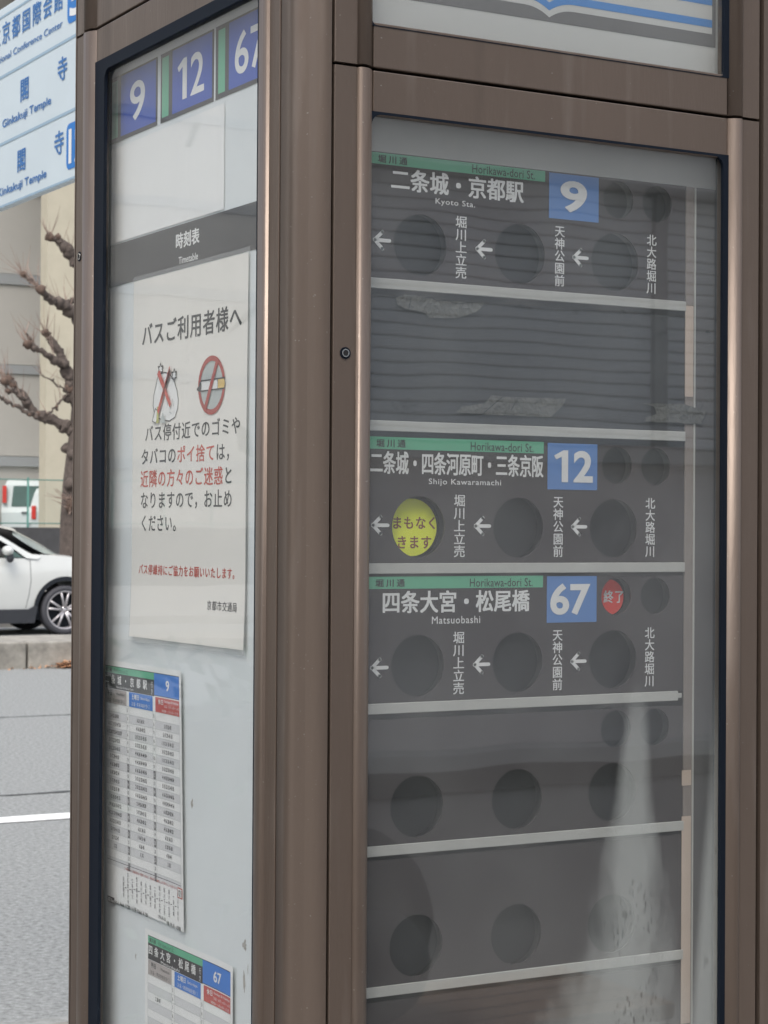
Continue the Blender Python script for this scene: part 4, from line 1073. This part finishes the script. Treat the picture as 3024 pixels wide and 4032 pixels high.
band(2.1994, 2.2085, 'mapblue', .0105, .0105, 1)
band(2.2258, 2.2420, 'mapblue', .0105, .0105, 1); band(2.2560, 2.30, 'mapgrey', .0105, .0105, 1)
mb.build('printed_bands', rm_, origin=P('R', .32, 2.2, .03))

# ================================================================== bus approach board behind the right glass
ab = thing('approach_board', 'dark grey board with rows of round holes for bus routes 9, 12 and 67', 'display board', P('R', .32, .6, .04))
mb = MB(); ubox(mb, 'R', .079, .572, .536, 2.074, .0530, .0555, 'board'); mb.build('backing_panel', ab, origin=P('R', .3, .6, .05))
mb = MB(); ubox(mb, 'R', .079, .5415, .536, 2.074, .0372, .0380, 'board')
# visible frame: pale top strip above the first row, right-hand strip
bpm = MB(); ubox(bpm, 'R', .0790, .5715, 2.0085, 2.0745, .0345, .0360, 'bar'); bpm.build('top_strip', ab, origin=P('R', .3, 2.03, .035))
bpm = MB(); ubox(bpm, 'R', .5272, .5395, .536, 2.0083, .0340, .0360, 'greybeige', .0004); bpm.build('side_strip', ab, origin=P('R', .53, 1.3, .035))
bpm = MB(); ubox(bpm, 'R', .5395, .5415, .536, 2.0083, .0330, .0360, 'bar'); bpm.build('side_edge', ab, origin=P('R', .54, 1.3, .035))
bpm = MB(); ubox(bpm, 'R', .5417, .5715, .536, 2.0083, .0352, .0372, 'board'); bpm.build('side_panel', ab, origin=P('R', .55, 1.3, .035))
bpm = MB()
for z0, z1, m_ in ((1.7600, 1.8672, 'beige'), (1.3018, 1.3197, 'beige'), (1.0221, 1.2655, 'beige')): ubox(bpm, 'R', .5245 if z0 < 1.7 else .5262, .5380, z0, z1, .0332, .0339, m_)
bpm.build('beige_tape', ab, origin=P('R', .53, 1.3, .035))
SP = Sheet('R', .0350)
PITCH = .1525
def arrow(sh, mb, cu, cz):
    w = .0040
    sh.stroke(mb, [(cu - .0085, cz), (cu + .0095, cz)], w, 'signwhite', 1)
    sh.stroke(mb, [(cu + .0015, cz + .0090), (cu - .0082, cz)], w, 'signwhite', 2); sh.stroke(mb, [(cu - .0082, cz), (cu + .0015, cz - .0090)], w, 'signwhite', 2)
    for p in ((cu + .0015, cz + .0090), (cu + .0015, cz - .0090), (cu + .0105, cz)): sh.ell(mb, *p, w / 2, w / 2, 'signwhite', 2, 12)
rows = []
for r_ in range(9): rows.append(1.9115 - [0, .1535, .3075, .4585, .6115, .7627, .9150, 1.0675, 1.22][r_])
info = {0: ('二条城・京都駅', 'Kyoto Sta.', '9', (.1243, .2975), (.1815, .2327), (.3470, .3840)),
        2: ('二条城・四条河原町・三条京阪', 'Shijo Kawaramachi', '12', (.1010, .3260), (.1749, .2691), (.3402, .3940)),
        3: ('四条大宮・松尾橋', 'Matsuobashi', '67', (.1163, .3085), (.1800, .2425), (.3359, .3915))}
HU = (.1625, .2930, .4245); SU = (.4290, .4850)
STOPS = ((.2072, .2225, '堀川上立売'), (.3396, .3540, '天神公園前'), (.4697, .4843, '北大路堀川'))
tmpl_arrow = None; disc_big = None; disc_small = None; bar0 = None
for r_, zc in enumerate(rows):
    z1 = zc + .0960; z0 = zc - .0392
    holes = []
    if r_ != 1:
        holes = [(u, zc, .0335) for u in HU] + ([(u, zc + .0725, .0213) for u in SU] if r_ < 5 else [])
    pm = MB()
    if r_ == 0: z1 = 2.0080
    pierced('R', .0790, .5268, z0, z1, holes, .0350, .0014, 'blank' if r_ == 1 else 'plate', pm)
    plate = pm.build('route_plate', ab, origin=P('R', .3, zc, .035))
    if r_ in info: lab(plate, 'dark plate of route ' + info[r_][2] + ' with stop names and arrows')
    elif r_ == 1: lab(plate, 'blank dark plate without holes, scarred by peeled tape')
    if r_ == 1:
        fm_ = MB()
        for u in HU: SP.ell(fm_, u, zc + .004, .033, .0335, 'disc', 1, 40, ring=.0006)
        fm_.build('hole_outline', plate, origin=P('R', .3, zc, .035))
    # indicator drums behind the holes
    if r_ != 1:
        for k, u in enumerate(HU):
            mb = MB(); mb.tube([P('R', u, zc, .0530), P('R', u, zc, .0500)], .036, 'disc', 32, smooth=False)
            d = mb.build('indicator_disc', plate, origin=P('R', u, zc, .053))
        for k, u in enumerate(SU if r_ < 5 else ()):
            mb = MB(); mb.tube([P('R', u, zc + .0725, .0530), P('R', u, zc + .0725, .0500)], .0235, 'disc', 32, smooth=False)
            mb.build('indicator_disc', plate, origin=P('R', u, zc, .053))
    if r_ in info:
        t, en, num, tb, eb, nb = info[r_]
        mb = MB(); g = MB()
        ubox(g, 'R', .0800, .3262, zc + .0838, zc + .0970 - (.001 if r_ == 0 else 0), .0345, .0349, 'green'); g.build('street_name_strip', plate, origin=P('R', .2, zc + .09, .035))
        g = MB(); ubox(g, 'R', .3318, .4006, zc + .0436, zc + .0962 - (.001 if r_ == 0 else 0), .0345, .0349, 'lightblue'); g.build('number_square', plate, origin=P('R', .36, zc + .07, .035))
        T = Sheet('R', .0345)
        gap = .0035 if r_ == 0 else 0
        T.cells(mb, '堀川通', .1070, .1465, zc + .0846 - gap * .2, zc + .0958 - gap * .2, 'ink', .025, 1, fill=.8)
        T.fit(mb, 'Horikawa-dori St.', .2285, .3120, zc + .0852, zc + .0945, 'ink', .004, 1, sp=1.05)
        SP.cells(mb, t, tb[0], tb[1], zc + .0565, zc + .0820, 'signwhite', .026, 1, fill=1.0 if r_ != 2 else 1.02)
        SP.fit(mb, en, eb[0], eb[1], zc + .0450, zc + .0530, 'signwhite', .008, 1, sp=1.1)
        T.number(mb, num, nb[0], nb[1], zc + .0520, zc + .0882, 'signwhite', .030, 2)
        for a, b_, s_ in STOPS: SP.cells(mb, s_, a, b_, zc - .0335, zc + .0365, 'signwhite', .012, 1, vertical=True, fill=1.0)
        mb.build('lettering', plate, origin=P('R', .3, zc, .034))
        for cu in (.1130, .2436, .3745):
            mb = MB(); arrow(SP, mb, cu, zc + .0015 if r_ < 3 else zc - .001); mb.build('arrow', plate, origin=P('R', cu, zc, .034))
    # divider bar under the plate
    if r_ < 8:
        mb = MB(); zb0 = zc - .0508; rr_ = .5268 if r_ != 3 else .5175
        ubox(mb, 'R', .0790, rr_, zb0, zb0 + .0113, .0325, .0349, 'bar', .0006)
        if r_ == 3: ubox(mb, 'R', .5175, .5235, zb0 + .003, zb0 + .0085, .033, .0349, 'bar', .0006)
        mb.build('divider_bar', ab, origin=P('R', .3, zb0, .034))
# coloured discs turned forward
def disc(u, z, r_, m_, name, t1, t2):
    mb = MB(); mb.tube([P('R', u, z, .0500), P('R', u, z, .0470)], r_, m_, 48, smooth=False)
    T = Sheet('R', .0470)
    for s_, a in ((t1, m_), (t2, m_)):
        if s_: T.cells(mb, s_[0], *s_[1:5], s_[5], s_[6], 1)
    return mb.build(name, ab, origin=P('R', u, z, .05))
lab(disc(.1612, 1.6035, .0315, 'yellow', 'indicator_disc', ('まもなく', .1345, .1945, 1.6005, 1.6165, 'brown', .022), ('きます', .1405, .1870, 1.5790, 1.5955, 'brown', .022)), 'yellow disc with brown writing, turned forward')
lab(disc(.4275, 1.5242, .0205, 'reddisc', 'indicator_disc', ('終了', .4185, .4495, 1.5165, 1.5330, 'signwhite', .018), None), 'red disc with white writing beside the number 67')
# peeled tape
def tape(pts, label, wrinkles):
    mb = MB(); T = Sheet('R', .0330); q = []
    n = len(pts)
    for i in range(n):
        a = Vector(pts[i]); b_ = Vector(pts[(i + 1) % n]); q.append(tuple(a)); L_ = (b_ - a).length; k = int(L_ / .006)
        for j in range(1, k): w = a.lerp(b_, j / k); q.append((w.x + random.uniform(-.0006, .0006), w.y + random.uniform(-.0006, .0006)))
    T.poly(mb, q, 'tape', 1); T.poly(mb, [(a, b_ - .0006) for a, b_ in q], 'residue_shade', -3)  # dark copy set lower behind the tape, painted as its drop shadow
    for w in wrinkles: T.stroke(mb, w, .0008, 'residue_shade', 2)
    tag(mb.build('peeled_tape', origin=P('R', *pts[0], .033)), label, 'tape')
tape([(.1307,.8517),(.1422,.8562),(.167,.8547),(.1816,.8536),(.1964,.852),(.2202,.8522),(.2458,.8546),(.2353,.843),(.2084,.8338),(.173,.8325),(.1671,.8377),(.1467,.8402),(.1322,.8444)] and
     [(a, b_ + 1) for a, b_ in [(.1307,.8517),(.1422,.8562),(.167,.8547),(.1816,.8536),(.1964,.852),(.2202,.8522),(.2458,.8546),(.2353,.843),(.2084,.8338),(.173,.8325),(.1671,.8377),(.1467,.8402),(.1322,.8444)]],
     'ragged grey tape remnant on the blank plate just below the route 9 row', [[(.165,1.8530),(.175,1.8555),(.182,1.8515),(.196,1.8530),(.210,1.8495),(.214,1.8510),(.245,1.8545)], [(.1467,1.8402),(.150,1.8530)]])
tape([(.2076,1.7301),(.2165,1.738),(.2451,1.7415),(.2541,1.7508),(.2693,1.7501),(.355,1.7508),(.3518,1.7441),(.3346,1.7292),(.2421,1.7292)],
     'long torn grey tape strip in the middle, above the route 12 row', [[(.2421,1.7292),(.2560,1.7400),(.2693,1.7501)], [(.280,1.735),(.290,1.7490)]])
tape([(.4672,1.7283),(.4689,1.7337),(.4839,1.7382),(.4805,1.7461),(.4621,1.7495),(.5244,1.7512),(.5588,1.7435),(.5502,1.7282)],
     'torn grey tape strip at the right end, crossing the beige side strip', [[(.5588,1.7435),(.5502,1.7282)], [(.548,1.745),(.553,1.7520)]])
mb = MB(); T = Sheet('R', .0348)
for (a, b_, w, h, n) in ((.299, 1.8520, .016, .003, 10), (.369, 1.8505, .010, .002, 6), (.433, 1.8525, .025, .003, 12), (.493, 1.8500, .020, .004, 12), (.492, 1.8335, .016, .003, 10), (.1445, 1.7354, .026, .006, 26), (.421, 1.7300, .020, .004, 12), (.41, 1.743, .03, .002, 8), (.533, 1.852, .012, .002, 6), (.558, 1.838, .004, .002, 3)):
    for _ in range(n):
        x = a + random.gauss(0, w / 2.5); z = b_ + random.gauss(0, h / 2); s_ = random.uniform(.0006, .0022)
        T.poly(mb, [(x + s_ * 1.6 * cos(k * 1.05 + .3) * random.uniform(.5, 1), z + s_ * .8 * sin(k * 1.05 + .3) * random.uniform(.5, 1)) for k in range(6)], 'residue_shade', 2)
mb.build('tape_residue', ab, origin=P('R', .3, 1.8, .034))

# made-up black bag, shaped to give the dark reflection low in the right pane
bg_ = thing('added_bag', 'made-up black bag, unseen, added for the dark reflection low in the glass', 'bag', (1.13, -2.0, .535))
MB().ball((1.13, -2.02, .745), .26, 'cloth', (1.0, .6, .85), .01, 3).build('body', bg_, origin=(1.13, -2.0, .75))
MB().ball((1.15, -1.88, .67), .16, 'cloth', (1.0, .5, .8), .01, 3).build('front_pocket', bg_, origin=(1.15, -1.88, .67))
MB().tube([(1.06, -2.02, .955), (1.09, -2.02, 1.01), (1.16, -2.02, 1.01), (1.19, -2.02, .955)], .012, 'cloth', 8).build('handle', bg_, origin=(1.13, -2.0, .96))
